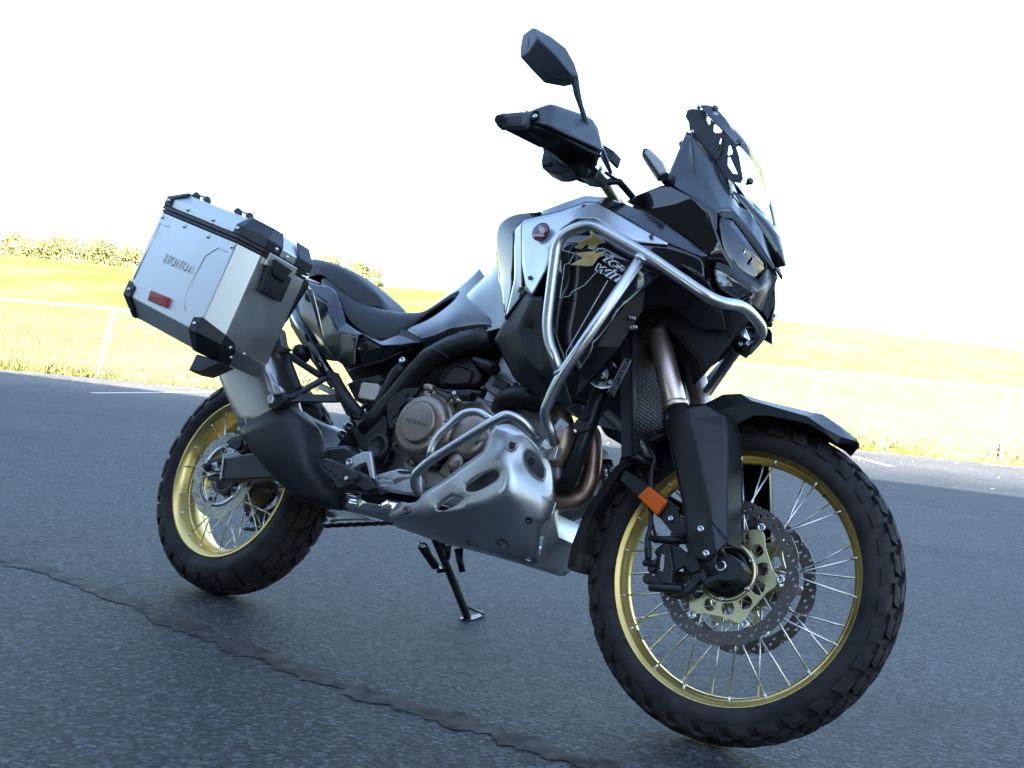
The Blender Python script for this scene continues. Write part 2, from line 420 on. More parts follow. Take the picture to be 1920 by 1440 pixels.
# ground base far below everything else, reaching the horizon
def terrain_z(s_, n_):
    p = edge_pt(s_, n_)
    base = gz(p.x, p.y)
    t = min(max((n_ - 1.0) / 42.0, 0), 1); t = t * t * (3 - 2 * t)
    hill = (4.55 + .35 * sin(s_ * .045 + 1.2) + .18 * sin(s_ * .13)) * t
    if n_ > 43: hill -= (n_ - 43) * .03
    rough = .03 * sin(s_ * 1.7 + n_) * sin(n_ * 1.3) * min(1, max(0, n_ / 2))
    return base - .015 + .05 * min(max(n_ / .6, 0), 1) + hill + rough
gm, N, L, b = nodes_mat('grass_field'); tc = N.new('ShaderNodeTexCoord').outputs['Object']
c = ramp(N, L, noise(N, L, tc, .25, 6, .6), [(.32, (.13, .145, .03)), (.5, (.185, .195, .05)), (.7, (.29, .285, .12))])
c = mix(N, L, c, ramp(N, L, noise(N, L, tc, 6, 6, .7), [(.3, (.55, .6, .45)), (.7, (1.35, 1.3, 1.25))]), .9, 'MULTIPLY')
c = mix(N, L, c, ramp(N, L, noise(N, L, tc, 60, 4, .7), [(.3, (.6, .6, .6)), (.7, (1.3, 1.3, 1.3))]), .8, 'MULTIPLY')
# meadow gets paler towards the right: bright glare painted into the grass colour
dp = N.new('ShaderNodeVectorMath'); dp.operation = 'DOT_PRODUCT'; dp.inputs[1].default_value = (.8691, .4946, 0); L.new(tc, dp.inputs[0])
mr = N.new('ShaderNodeMapRange'); mr.inputs[1].default_value = -12; mr.inputs[2].default_value = 12; mr.inputs[4].default_value = .6; L.new(dp.outputs['Value'], mr.inputs[0])
c = mix(N, L, c, ramp(N, L, noise(N, L, tc, 1.2, 6, .7), [(.35, (.23, .225, .07)), (.6, (.37, .36, .17))]), mr.outputs[0])
L.new(c, b.inputs['Base Color']); b.inputs['Roughness'].default_value = .9; b.inputs['Specular IOR Level'].default_value = .15
bp = N.new('ShaderNodeBump'); bp.inputs['Strength'].default_value = .8; bp.inputs['Distance'].default_value = .08
L.new(noise(N, L, tc, 14, 6, .75), bp.inputs['Height']); L.new(bp.outputs[0], b.inputs['Normal'])
ns = [-.35, -.05, .15, .4, .8, 1.4, 2.2] + [3 + i * 1.2 for i in range(38)] + [52, 60, 80, 120, 200, 400, 900]
ss = [-900, -500, -300, -200, -150, -120, -100] + [-90 + i * 2.2 for i in range(91)] + [130, 160, 220, 350, 600]
m = MB(); m.grid([[(lambda p: Vector((p.x, p.y, terrain_z(s_, n_) + (.0 if n_ > -.2 else -.05))))(edge_pt(s_, n_)) for s_ in ss] for n_ in ns])
tag(m.build('grass_hillside', gm), kind='structure')
# everything else around the car park
m = MB(); m.grid([[Vector((x, y, -.06)) for x in (-900, -100, 0, 100, 900)] for y in (-900, -100, 6, 7)])
tag(m.build('surrounding_ground', gm), kind='structure')

# painted bay lines (seen at the far side)
def line_on_ground(name, A, B, w, lift=.004, mat_=None, seg=14):
    A = Vector(A); B = Vector(B); d = (B - A); n = Vector((-d.y, d.x, 0)).normalized() * w / 2; rows = []
    for i in range(seg + 1):
        p = A.lerp(B, i / seg); rows.append([Vector((q.x, q.y, gz(q.x, q.y) + lift)) for q in (p - n, p + n)])
    o = MB().grid(rows).build(name, mat_ or PAINTW); tag(o, kind='structure'); return o
def GS(px_, py_):
    p = GW(px_, py_)
    for _ in range(6): p = GW(px_, py_, gz(p.x, p.y))
    return p
line_on_ground('parking_bay_line', GS(172, 737), GS(402, 734.5), .10)
line_on_ground('parking_bay_line', GS(1600, 860), GS(1668, 879), .10)
line_on_ground('parking_bay_line', GS(1845, 871), GS(1990, 884), .12)
# sealed crack across the car park
def ribbon(name, pts, w, mat_, lift=.0022, jit=.3, seed=1, sub=10):
    rnd = random.Random(seed); P = spline([Vector((p[0], p[1], 0)) for p in pts], sub); rows = []
    for i, p in enumerate(P):
        t = (P[min(i + 1, len(P) - 1)] - P[max(i - 1, 0)]).normalized(); n = Vector((-t.y, t.x, 0))
        a = w * (.5 + jit * (rnd.random() - .5)) ; b_ = w * (.5 + jit * (rnd.random() - .5))
        c = w * (.10 * sin(i * .37 + seed) + .07 * sin(i * 1.13)) if mat_ is TAR else w * .35 * sin(i * .37 + seed) * jit
        if mat_ is TAR: q_ = 1 + .28 * sin(i * .23 + 1) + .12 * sin(i * .71); a *= q_; b_ *= q_
        rows.append([Vector(((p + n * (q + c)).x, (p + n * (q + c)).y, gz(p.x, p.y) + lift + z)) for q, z in ((-a, -.0005), (0, 0), (b_, -.0005))])
    o = MB().grid(rows).build(name, mat_); tag(o, kind='structure'); return o
seam = [GS(-260, 960), GS(-80, 1020), GS(0, 1046), GS(90, 1072), GS(220, 1118), GS(330, 1168), GS(430, 1208), GS(520, 1240), GS(620, 1277), GS(720, 1312), GS(850, 1350), GS(960, 1385), GS(1080, 1425), GS(1300, 1500), GS(1600, 1600)]
ribbon('crack_sealant', seam, .075, TAR, seed=3, sub=22, jit=.12)
for k, pts in enumerate((
        [GS(-40, 1035), GS(60, 1018), GS(130, 1012), GS(190, 992), GS(235, 985)],
        [GS(190, 1105), GS(240, 1094), GS(290, 1086), GS(345, 1080)],
        [GS(-60, 828), GS(60, 834), GS(200, 838), GS(330, 828)],
        [GS(-60, 768), GS(80, 771), GS(200, 779), GS(330, 772), GS(390, 775)],
        [GS(1700, 1030), GS(1770, 1042), GS(1860, 1050), GS(1990, 1070)],
        [GS(1690, 985), GS(1790, 996), GS(1990, 1014)],
        [GS(1650, 930), GS(1740, 941), GS(1860, 950), GS(1990, 966)])):
    ribbon('hairline_crack', pts, .0042, CRACK, lift=.0006, seed=20 + k, sub=14, jit=1.6)
# old tyre scuffs on the right
SCUFF = mat('tyre_scuff', (.03, .03, .031), .7, noise=.5, nscale=14, col2=(.055, .056, .06))
for k, pts in enumerate(([GS(1700, 1092), GS(1800, 1105), GS(1960, 1130)], [GS(1702, 1125), GS(1830, 1136), GS(1980, 1165)])):
    ribbon('tyre_scuff', pts, .05, SCUFF, lift=-.001, seed=40 + k, sub=14, jit=1.0)

# the building whose shadow covers the bike (behind the photographer)
BRICK = mat('dark_cladding', (.07, .065, .06), .7, noise=.3, nscale=2, bump=.3, bscale=20)
shd = Vector((15.3, 2.6, 0)).normalized(); shn = Vector((shd.y, -shd.x, 0))
P0 = Vector((-2.3, 9.35, 0)); sun_h = Vector((SUN_AZ[0], SUN_AZ[1], 0)).normalized()
dist = 16.5; bh = dist * math.tan(SUN_EL) - .18
wall0 = P0 + sun_h * dist
bld = empty('commercial_building', wall0 - shd * 5)
bld.rotation_euler.z = atan2(shd.y, shd.x)
tag(bld, 'long low dark clad commercial building behind the photographer shading the car park', 'building')
m = MB(); m.box((-33, -7, bh / 2), (84, 14, bh)); m.build('wall', BRICK, bld)
m = MB(); m.box((-33, -7, bh + .06), (84.4, 14.4, .12)); m.build('roof', DARK, bld)
for i in range(9):
    g = MB(); g.box((-30 + i * 8, .02, 1.6), (3.2, .08, 2.2)); f = g.build('window', SATIN, bld)
    g = MB(); g.box((-30 + i * 8, .065, 1.6), (3.0, .03, 2.0)); g.build('pane', MIRG, f)

# chain link fence -------------------------------------------------
FENCEM = mat('galvanised_fence', (.78, .79, .79), .5, metal=.2, noise=.15, nscale=12)
FL = DW(190, 703, 18.4); FR = DW(1877, 862, 16.9)
fd = Vector((FR.x - FL.x, FR.y - FL.y, 0)); flen = fd.length; fd.normalize()
ftop0 = DW(215, 579, 18.4); ftop1 = DW(1893, 728, 16.9)
def ftop(s_):
    t = s_ / flen; return ftop0.lerp(ftop1, t)
def fbase(s_):
    p = FL + fd * s_; n_ = (Vector((p.x, p.y)) - EL).dot(EN); q = (Vector((p.x, p.y)) - EL).dot(ED)
    return Vector((p.x, p.y, terrain_z(q, n_)))
fence = empty('chain_link_fence', fbase(0)); tag(fence, 'waist high galvanised chain link fence along the far edge of the car park', 'fence')
def rel(m_, org):
    m_.v = [tuple(Vector(v) - org) for v in m_.v]; return m_
fo = Vector(fence.location)
sp_ = flen / 5
for k in range(-4, 10):
    s_ = k * sp_; bp_ = fbase(s_); tp = ftop(s_); bp_.z -= .1
    lean = Vector((.10 if k == 0 else .01, 0, 0))
    m = MB(); m.tube([bp_ - CAM_R * (.07 if k == 0 else 0), tp + Vector((0, 0, -.02))], .030, 8); m.lathe([(0, .034), (.03, .034), (.05, .01)], tp + Vector((0, 0, -.03)), (0, 0, 1), 8, caps=True)
    rel(m, fo).build('post', FENCEM, fence)
m = MB(); m.tube([ftop(-4 * sp_), ftop(0), ftop(2.5 * sp_), ftop(5 * sp_), ftop(9 * sp_)], .021, 8); rel(m, fo).build('top_rail', FENCEM, fence)
m = MB(); pitch = .075; s0 = -4 * sp_; s1 = 9 * sp_; nn = int((s1 - s0) / pitch)
def wire(sa, ta, sb, tb, off):
    A = fbase(sa).lerp(ftop(sa), .04 + .95 * ta); B = fbase(sb).lerp(ftop(sb), .04 + .95 * tb); o_ = Vector((0, off, 0))
    d = (B - A).normalized(); u = Vector((fd.x, fd.y, 0)).cross(d).normalized() * .0015; w_ = d.cross(u.normalized()) * .0015
    vs = []
    for p in (A + o_, B + o_): vs += [p + u, p + w_, p - u, p - w_]
    m.add(vs, [(0, 1, 5, 4), (1, 2, 6, 5), (2, 3, 7, 6), (3, 0, 4, 7)])
Hs = 1.12
for i in range(-16, nn):
    a = s0 + i * pitch; wire(a, 0, a + Hs, 1, .002); wire(a + Hs, 0, a, 1, -.002)
ch = rel(m, fo).build('chain_link_mesh', mat('galvanised_wire', (.42, .43, .43), .5, metal=.4), fence); tag(ch, kind='stuff')

# grass and weeds ---------------------------------------------------
GR = mat('grass_blades', (.18, .19, .06), .8, noise=.5, nscale=3, col2=(.30, .28, .16), spec=.2)
WEED = mat('weed_leaves', (.10, .13, .03), .7, noise=.5, nscale=8, col2=(.2, .16, .05), spec=.2)
def tufts(name, count, srange, nrange, h, w, mat_, seed, bias=1.0, patch=0):
    r_ = random.Random(seed); m = MB()
    for i in range(count):
        s_ = r_.uniform(*srange); n_ = nrange[0] + (nrange[1] - nrange[0]) * r_.random() ** bias
        if patch and (sin(s_ * 1.9) + sin(s_ * .77 + 2) + sin(n_ * 2.1 + s_)) < patch * (r_.random() * 2 - .6): continue
        p = edge_pt(s_, n_); z = terrain_z(s_, n_); k = r_.randint(3, 5); hh = h * r_.uniform(.4, 1.3)
        for j in range(k):
            a = r_.uniform(0, 2 * pi); d = Vector((cos(a), sin(a), 0)); b0 = Vector((p.x, p.y, z)) + d * r_.uniform(0, .03)
            pr = Vector((-d.y, d.x, 0)) * w * r_.uniform(.6, 1.3)
            tip = b0 + d * hh * r_.uniform(.1, .7) + Vector((0, 0, hh * r_.uniform(.6, 1)))
            mid = b0.lerp(tip, .5) + Vector((0, 0, hh * .12))
            m.add([b0 - pr, b0 + pr, mid + pr * .7, tip, mid - pr * .7], [(0, 1, 2, 3, 4)])
    o = m.build(name, mat_, norm=False); tag(o, kind='stuff'); return o
tufts('field_grass', 26000, (-26, 30), (.0, 14), .10, .006, GR, 5, 1.6)
tufts('verge_weeds', 4200, (-20, 24), (-.05, 1.6), .13, .014, WEED, 6, 1.4, patch=1.2)
tufts('tall_verge_grass', 4500, (4, 24), (.1, 1.8), .36, .008, GR, 9, 1.2, patch=.8)
# fallen leaves and stones strewn on the sunny far asphalt
LEAFM = mat('dry_leaf', (.40, .33, .2), .7, noise=.4, nscale=5, col2=(.6, .55, .42))
m = MB(); r_ = random.Random(12)
for i in range(230):
    s_ = r_.uniform(-4, 19); n_ = -r_.random() ** 1.5 * (5.5 if s_ > 10 else 1.5) - .05
    p = edge_pt(s_, n_); z = gz(p.x, p.y) + .006; a = r_.uniform(0, pi); q = r_.uniform(.008, .028)
    c = Vector((p.x, p.y, z)); u = Vector((cos(a), sin(a), 0)) * q; v = Vector((-sin(a), cos(a), 0)) * q * .6
    m.add([c - u, c - v + Vector((0, 0, .006)), c + u + Vector((0, 0, r_.uniform(.0, .02))), c + v + Vector((0, 0, .008))], [(0, 1, 2, 3)])
tag(m.build('fallen_leaves', LEAFM, norm=False), kind='stuff')

# trees --------------------------------------------------------------
TRUNK = mat('bark', (.16, .12, .08), .9, noise=.4, nscale=20, bump=.5, bscale=40)
CROWN = [mat('tree_leaves', (.26, .26, .10), .75, noise=.5, nscale=1.2, col2=(.36, .33, .16), spec=.2), mat('tree_leaves_green', (.20, .22, .09), .75, noise=.5, nscale=1.2, col2=(.29, .28, .13), spec=.2)]
def tree(name, base, h, w, seed, label, group, cm=0, leaf=.22, count=1300, cat='tree', trunk=True):
    r_ = random.Random(seed); t = empty(name, base); tag(t, label, cat, group)
    if trunk:
        m = MB(); m.tube([(0, 0, -.3), (r_.uniform(-.1, .1), 0, h * .3), (r_.uniform(-.2, .2), r_.uniform(-.2, .2), h * .8)], [h * .025, h * .02, h * .006], 7)
        for k in range(5):
            a = r_.uniform(0, 2 * pi); z0 = h * r_.uniform(.25, .6)
            m.tube([(0, 0, z0), (cos(a) * w * .2, sin(a) * w * .2, z0 + h * .13), (cos(a) * w * .38, sin(a) * w * .38, z0 + h * .25)], [h * .012, h * .008, h * .003], 5)
        m.build('trunk', TRUNK, t)
    cl = []
    for k in range(15):
        a = r_.uniform(0, 2 * pi); rr = w * .5 * sqrt(r_.random()) * .8; z = h * r_.uniform(.10, .88)
        rr *= 1 - .75 * max(0, (z / h - .45)); cl.append((Vector((cos(a) * rr, sin(a) * rr, z)), w * r_.uniform(.13, .24)))
    m = MB()
    for i in range(count):
        c, R_ = r_.choice(cl); d = Vector((r_.gauss(0, 1), r_.gauss(0, 1), r_.gauss(0, .8))).normalized() * R_ * r_.uniform(.55, 1.12)
        p = c + d; u = Vector((r_.uniform(-1, 1), r_.uniform(-1, 1), r_.uniform(-1, 1))).normalized(); v = u.orthogonal().normalized(); q = leaf * r_.uniform(.5, 1.3)
        m.add([p - u * q * .5, p + v * q * .35, p + u * q * .6, p - v * q * .35], [(0, 1, 2, 3)])
    m.build('crown', CROWN[cm], t, norm=False)
    return t
TL = [(-40, 478, 440, 'yellowing'), (12, 480, 432, 'broad'), (52, 482, 444, 'round'), (92, 484, 448, 'low'), (125, 486, 445, 'pale'), (152, 486, 438, 'tallest'), (188, 488, 448, 'thin'), (214, 490, 456, 'loose'), (238, 491, 468, 'small')]
LB = ['bushy yellowing tree at the very left edge of the far tree line', 'broad pale tree second from the left in the far tree line', 'round topped tree in the far tree line above the left meadow',
      'low spreading tree in the dip of the far tree line', 'pale green tree just left of the tallest one on the ridge', 'tallest tree of the far line left of the aluminium case',
      'thin airy tree just right of the tallest one on the ridge', 'loose crowned dark green tree near the right end of the left tree line', 'small bush like tree at the right end of the left tree line beside the case']
for i, (tx, by, ty, _) in enumerate(TL):
    dep = 95; B_ = DW(tx, by + 14, dep); T_ = DW(tx, ty, dep); h = (T_ - B_).length
    tree('tree', B_ - Vector((0, 0, .6)), h * 1.1 + .6, h * (1.35 + .25 * (i % 3)), 100 + i, LB[i], 'trees on the far ridge', i % 2, leaf=.17, count=3600, trunk=True)
for i, (tx, by, ty, lb) in enumerate(((615, 540, 474, 'yellow green tree showing between the case and the rear seat hump'), (668, 545, 478, 'taller yellow green tree above the rear seat hump'), (700, 548, 505, 'small tree just right of the rear seat hump'))):
    dep = 95; B_ = DW(tx, by, dep); T_ = DW(tx, ty, dep); h = (T_ - B_).length
    tree('tree', B_, h * 1.05, h * .9, 140 + i, lb, 'trees on the far ridge', i % 2, leaf=.18, count=3000)
for i, (tx, by, ty, lb) in enumerate(((1615, 622, 611, 'faint small bush on the right ridge, farthest left of four'), (1737, 632, 621, 'dark green little bush alone on the right ridge'), (1860, 642, 626, 'wide yellow green bush on the right ridge'), (1908, 648, 630, 'dark bush on the ridge at the right edge'))):
    dep = 70; B_ = DW(tx, by + 3, dep); T_ = DW(tx, ty, dep); h = (T_ - B_).length
    tree('bush', B_, h * 1.1, h * 2.2, 160 + i, lb, 'bushes on the right ridge', 1, leaf=.10, count=500, cat='bush', trunk=False)
# trees beyond the right end of the building, mirrored in the headlight
for i, (x, y, h) in enumerate(((13, -15, 8), (20, -19, 10), (27, -15, 9), (33, -8, 10), (36, 3, 9))):
    tree('shade_tree', Vector((x, y, -.05)), h, h * 1.05, 180 + i, ['leafy tree by the corner of the building', 'tallest leafy tree in front of the bike out of view', 'low leafy tree in front of the bike out of view', 'leafy tree ahead of the bike beyond the car park', 'small leafy tree ahead of the bike near the grass'][i], 'trees ahead of the bike', 1, leaf=.45, count=2600)
# ================================================================ motorcycle: root and wheels
bike = empty('motorcycle', (0, 0, .0027))
bike.rotation_euler.x = -LEAN
tag(bike, 'black adventure motorcycle with gold spoked wheels and steel crash bars, leaning on its side stand', 'motorcycle')
STEER = radians(2.2147)
RAKE = radians(27.5)
FAX = Vector((1.575, 0, .3475)); RAX = Vector((0, 0, .3335))
axis_dir = Vector((-sin(RAKE), 0, cos(RAKE))); SPT = Vector((1.688, 0, 0))
ROTS = Matrix.Rotation(STEER, 3, axis_dir)
def steer(p): return SPT + ROTS @ (Vector(p) - SPT)
FWC = steer(FAX)

def crom(P, t):
    """interpolate list of (y,r) at t in 0..len-1"""
    i = min(int(t), len(P) - 2); u = t - i
    return (P[i][0] * (1 - u) + P[i + 1][0] * u, P[i][1] * (1 - u) + P[i + 1][1] * u)
def wheel_part(mb, name, mat_, parent, **k):
    return mb.build(name, mat_, parent, **k)
def tyre(half, R, rows, pitches, name, parent, tread=.007, seed=1):
    """half = half profile from crown to bead (y,r) of the carcass; rows = tread block rows (t0,t1,skew0,skew1,phase,fill)"""
    m = MB(); prof = [(-y, r) for y, r in half[::-1]] + [(y, r) for y, r in half[1:]]
    prof += [(half[-1][0] * .8, half[-1][1] - .002), (-half[-1][0] * .8, half[-1][1] - .002)]
    m.lathe(prof, (0, 0, 0), (0, 1, 0), 96, close=True)
    def pt(t, a, up):
        s_ = 1 if t >= 0 else -1; y, r = crom(half, abs(t)); y2, r2 = crom(half, min(abs(t) + .05, len(half) - 1.001)); y1, r1 = crom(half, max(abs(t) - .05, 0))
        ty, tr = y2 - y1, r2 - r1; l = sqrt(ty * ty + tr * tr); ny, nr = -tr / l, ty / l
        if nr < 0 and abs(t) < 1: ny, nr = -ny, -nr
        y += ny * up; r += nr * up
        return Vector((sin(a) * r, s_ * y, cos(a) * r))
    for (t0, t1, k0, k1, ph, fill, up0, up1) in rows:
        for sgn in (1, -1):
            for i in range(pitches):
                a0 = 2 * pi * (i + ph + (.5 if sgn < 0 else 0)) / pitches; da = 2 * pi * fill / pitches
                nt_, na = 3, 2; top = []; bot = []
                for j in range(nt_ + 1):
                    t = t0 + (t1 - t0) * j / nt_; sk = k0 + (k1 - k0) * j / nt_; up = up0 + (up1 - up0) * j / nt_
                    rt = []; rb = []
                    for k in range(na + 1):
                        a = a0 + sk * 2 * pi / pitches + da * k / na
                        e = .92 if (k in (0, na) or j in (0, nt_)) else 1.0
                        rt.append(pt(sgn * t, a, tread * up * e)); rb.append(pt(sgn * t, a, -.003))
                    top.append(rt); bot.append(rb)
                vs = [p for r_ in top for p in r_] + [p for r_ in bot for p in r_]; c = na + 1; o = (nt_ + 1) * c; fs = []
                for j in range(nt_):
                    for k in range(na): fs.append((j * c + k, j * c + k + 1, (j + 1) * c + k + 1, (j + 1) * c + k))
                for j in range(nt_):
                    fs.append((j * c, (j + 1) * c, o + (j + 1) * c, o + j * c)); fs.append((j * c + na, o + j * c + na, o + (j + 1) * c + na, (j + 1) * c + na))
                for k in range(na):
                    fs.append((k, o + k, o + k + 1, k + 1)); e = nt_ * c; fs.append((e + k, e + k + 1, o + e + k + 1, o + e + k))
                m.add(vs, fs)
    return m.build(name, RUBBER, parent)
def rim(half, name, parent, n=120):
    prof = [(y, r) for y, r in half] + [(-y, r) for y, r in half[::-1]]
    # outer (tyre side) return
    y0, r0 = half[0]; prof += [(-y0 * .9, r0 - .004), (-y0 * .55, half[-1][1] + .012), (y0 * .55, half[-1][1] + .012), (y0 * .9, r0 - .004)]
    return MB().lathe(prof, (0, 0, 0), (0, 1, 0), n, close=True).build(name, GOLD, parent)
def spokes(n, rim_r, rim_y, hub_r, hub_y, parent, skew, r=.0021):
    """n crossed spokes; the four kinds share meshes and are turned about the axle"""
    kinds = {}
    for side in (-1, 1):
        for d in (-1, 1):
            m = MB(); a = 0; b_ = d * skew
            P = Vector((sin(a) * rim_r, side * rim_y, cos(a) * rim_r)); Q = Vector((sin(b_) * hub_r, side * (hub_y - (.006 if d > 0 else 0)), cos(b_) * hub_r))
            dd = (Q - P).normalized(); m.tube([P, Q], r, 6); m.tube([P - dd * .003, P + dd * .014], r * 1.25, 6)
            me = m.mesh('spoke'); MB().fixn(me); me.materials.append(BOLTM); kinds[(side, d)] = me
    for i in range(n):
        side = -1 if i % 2 else 1; d = 1 if (i // 2) % 2 else -1
        o = link('spoke', kinds[(side, d)], None, parent); o.rotation_euler = (0, 2 * pi * (i + .12 * (1 if d > 0 else -1)) / n, 0)
def y_axis(o, y):  # plate drawn in local xy -> bike xz, centred at y
    o.rotation_euler = (pi / 2, 0, 0); o.location = (0, y, 0)
def wave_disc(name, R, ri, lobes, holes, rows, th, mat_, parent, y, amp=.006, tabs=0, a0=0):
    out = []
    for k in range(lobes * 14):
        a = 2 * pi * k / (lobes * 14); u = (k % 14) / 14
        rr = R - amp * (1 - min(1, (u / .7))) ** 1.5 * 1.0 if u < .7 else R - amp * ((u - .7) / .3) ** 1.2 * .15
        rr = R - (amp * max(0, 1 - abs(u - .5) * 5.0)) - amp * .15 * (1 - u)
        out.append((rr * cos(a), rr * sin(a)))
    inn = [( (ri + (.0015 * sin(6 * 2 * pi * k / 72))) * cos(2 * pi * k / 72), (ri + (.0015 * sin(6 * 2 * pi * k / 72))) * sin(2 * pi * k / 72)) for k in range(72)]
    hs = []
    for i in range(holes):
        a = 2 * pi * i / holes; rr = rows[i % len(rows)]
        hs.append(circ2(rr * cos(a), rr * sin(a), .0036 if R > .14 else .0034, 8))
    me = flat2d([out, inn] + hs, th)
    o = link(name, me, mat_, parent); y_axis(o, y); return o
# ---------------- front wheel
fw = MB(); fw.lathe([(-.062, .020), (-.062, .036), (-.058, .052), (-.05, .053), (-.048, .038), (-.03, .030), (.03, .030), (.048, .038), (.05, .053), (.058, .052), (.062, .036), (.062, .020)], (0, 0, 0), (0, 1, 0), 40, caps=True)
front_wheel = fw.build('front_wheel', SATIN, bike)
front_wheel.matrix_local = Matrix.Translation(FWC) @ ROTS.to_4x4()
fhalf = [(0, .3375), (.012, .3365), (.024, .3325), (.0335, .325), (.040, .3145), (.0435, .303), (.044, .292), (.040, .281), (.0345, .274), (.031, .270)]
tyre(fhalf, .3475, [(.1, 1.2, 0, .25, 0, .60, 1, 1), (1.5, 2.5, .3, .15, .08, .62, 1, 1), (2.8, 4.4, .1, .30, .5, .56, 1, .55)], 34, 'tyre', front_wheel, tread=.0105)
rim([(.0325, .2783), (.0335, .2745), (.0325, .2705), (.0295, .2690), (.0285, .2635), (.0215, .2600), (.0185, .2570), (.0135, .2560), (.0110, .2520), (.004, .2505)], 'rim', front_wheel)
spokes(36, .2635, .0245, .047, .052, front_wheel, radians(44))
for sy in (-1, 1):
    d = wave_disc('brake_disc', .155, .1255, 12, 72, (.1495, .1425, .1355), .0045, DISC, front_wheel, sy * .0607)
    # gold carrier: hexagon plate with triangular windows
    hexo = []
    for k in range(6):
        a = pi / 3 * k
        for da, rr in ((-.28, .0965), (-.10, .1085), (0, .112), (.10, .1085), (.28, .0965)): hexo.append((rr * cos(a + da), rr * sin(a + da)))
    wins = []
    for k in range(6):
        a = pi / 3 * k
        for s_ in (-1, 1):
            c_ = a + s_ * radians(15)
            wins.append([(rr * cos(c_ + da), rr * sin(c_ + da)) for rr, da in ((.0665, -.17), (.0665, .17), (.078, .185), (.0885, .13), (.0905, 0), (.0885, -.13), (.078, -.185))])
    me = flat2d([hexo, circ2(0, 0, .053, 40)] + wins, .005)
    c = link('disc_carrier', me, GOLDC, front_wheel); y_axis(c, sy * .0595)
    m = MB(); m.lathe([(-.0035, .053), (-.0035, .064), (.0035, .064), (.0035, .053)], (0, sy * .0605, 0), (0, 1, 0), 48, close=True); m.build('carrier_ring', GOLDC, front_wheel)
    for k in range(6):
        a = pi / 3 * k + radians(3); p = Vector((.117 * cos(a), sy * .0607, .117 * sin(a)))
        m = MB(); m.lathe([(-.004, .0085), (.003, .0095), (.005, .008), (.005, .0045), (-.002, .004)], p, (0, sy, 0), 16, caps=True); m.build('bobbin', BOLTM, front_wheel)
        a += radians(30); p = Vector((.0585 * cos(a), sy * .0645, .0585 * sin(a))); bolt(p, (0, sy, 0), .0055, BOLTM, front_wheel, h=.005)
for sy in (-1, 1): m = MB(); m.lathe([(sy * .0680, .0), (sy * .068, .024), (sy * .072, .026), (sy * .078, .026), (sy * .080, .022), (sy * .085, .02)], (0, 0, 0), (0, 1, 0), 28); m.build('wheel_spacer', SATIN, front_wheel)
m = MB(); m.lathe([(-.0625, .0405), (-.066, .0405), (-.066, .045), (-.0625, .045)], (0, 0, 0), (0, 1, 0), 48, close=True); m.build('pulse_ring', SATIN, front_wheel)
m = MB(); m.cyl((.150, -.010, .2), (.156, -.010, .208), .003, 8); m.build('valve', HOSE, front_wheel)
m = MB()
for k in range(4): m.box(Vector((sin(3.95 + k * .022) * .2515, -.0, cos(3.95 + k * .022) * .2515)), (.006, .016, .004), Matrix.Rotation(3.95 + k * .022, 3, 'Y'))
m.build('balance_weight', DARK, front_wheel)
# ---------------- rear wheel
rw = MB(); rw.lathe([(-.075, .022), (-.075, .04), (-.066, .058), (-.05, .06), (-.046, .042), (.046, .045), (.05, .066), (.07, .068), (.08, .04), (.08, .022)], (0, 0, 0), (0, 1, 0), 40, caps=True)
rear_wheel = rw.build('rear_wheel', SATIN, bike); rear_wheel.location = RAX
rhalf = [(0, .3240), (.02, .3220), (.04, .3160), (.056, .3055), (.068, .2925), (.0752, .279), (.0748, .265), (.071, .252), (.066, .243), (.0635, .236)]
tyre(rhalf, .3335, [(.06, 1.3, 0, .35, 0, .72, 1, 1), (1.45, 2.75, .4, .3, .12, .80, 1, 1), (2.95, 4.7, .35, .3, .2, .66, 1, .5)], 26, 'tyre', rear_wheel, tread=.010)
rim([(.0655, .2396), (.0672, .2365), (.0665, .2325), (.062, .2305), (.060, .2225), (.047, .2195), (.043, .2145), (.034, .213), (.031, .2085), (.027, .2095), (.022, .2095), (.018, .205), (.004, .2035)], 'rim', rear_wheel)
spokes(36, .2215, .054, .055, .058, rear_wheel, radians(44), r=.0022)
wave_disc('brake_disc', .128, .094, 10, 60, (.1205, .1125, .1045), .005, DISCR, rear_wheel, -.088, amp=.005)
m = MB(); m.lathe([(-.0845, .083), (-.0845, .0955), (-.0915, .0955), (-.0915, .083)], (0, 0, 0), (0, 1, 0), 64, close=True); m.build('disc_flange', DISCR, rear_wheel)
for k in range(5):
    a = 2 * pi * k / 5 + 3.35; p = Vector((.078 * sin(a), -.089, .078 * cos(a)))
    m = MB(); m.lathe([(.004, .012), (-.003, .012), (-.004, .010)], p, (0, 1, 0), 14, caps=True); m.box(p + Vector((.008 * sin(a), 0, .008 * cos(a))), (.024, .006, .024), Matrix.Rotation(a, 3, 'Y')); m.build('disc_mount', DISCR, rear_wheel)
    bolt(p - Vector((0, .006, 0)), (0, -1, 0), .0065, DBOLT, rear_wheel, h=.004)
m = MB(); m.lathe([(-.083, .045), (-.083, .051), (-.086, .051), (-.086, .045)], (0, 0, 0), (0, 1, 0), 48, close=True)
for k in range(40): m.box((.053 * sin(2 * pi * k / 40), -.0845, .053 * cos(2 * pi * k / 40)), (.004, .002, .006), Matrix.Rotation(2 * pi * k / 40, 3, 'Y'))
m.build('pulse_ring', DISC, rear_wheel)
# sprocket on the left
me = flat2d([[((.112 if (k % 4) in (0, 1) else .104) * cos(2 * pi * k / 168), (.112 if (k % 4) in (0, 1) else .104) * sin(2 * pi * k / 168)) for k in range(168)], circ2(0, 0, .06, 32)] + [circ2(.085 * cos(k * pi / 3), .085 * sin(k * pi / 3), .014, 12) for k in range(6)], .006)
o = link('sprocket', me, DARK, rear_wheel); y_axis(o, .1)
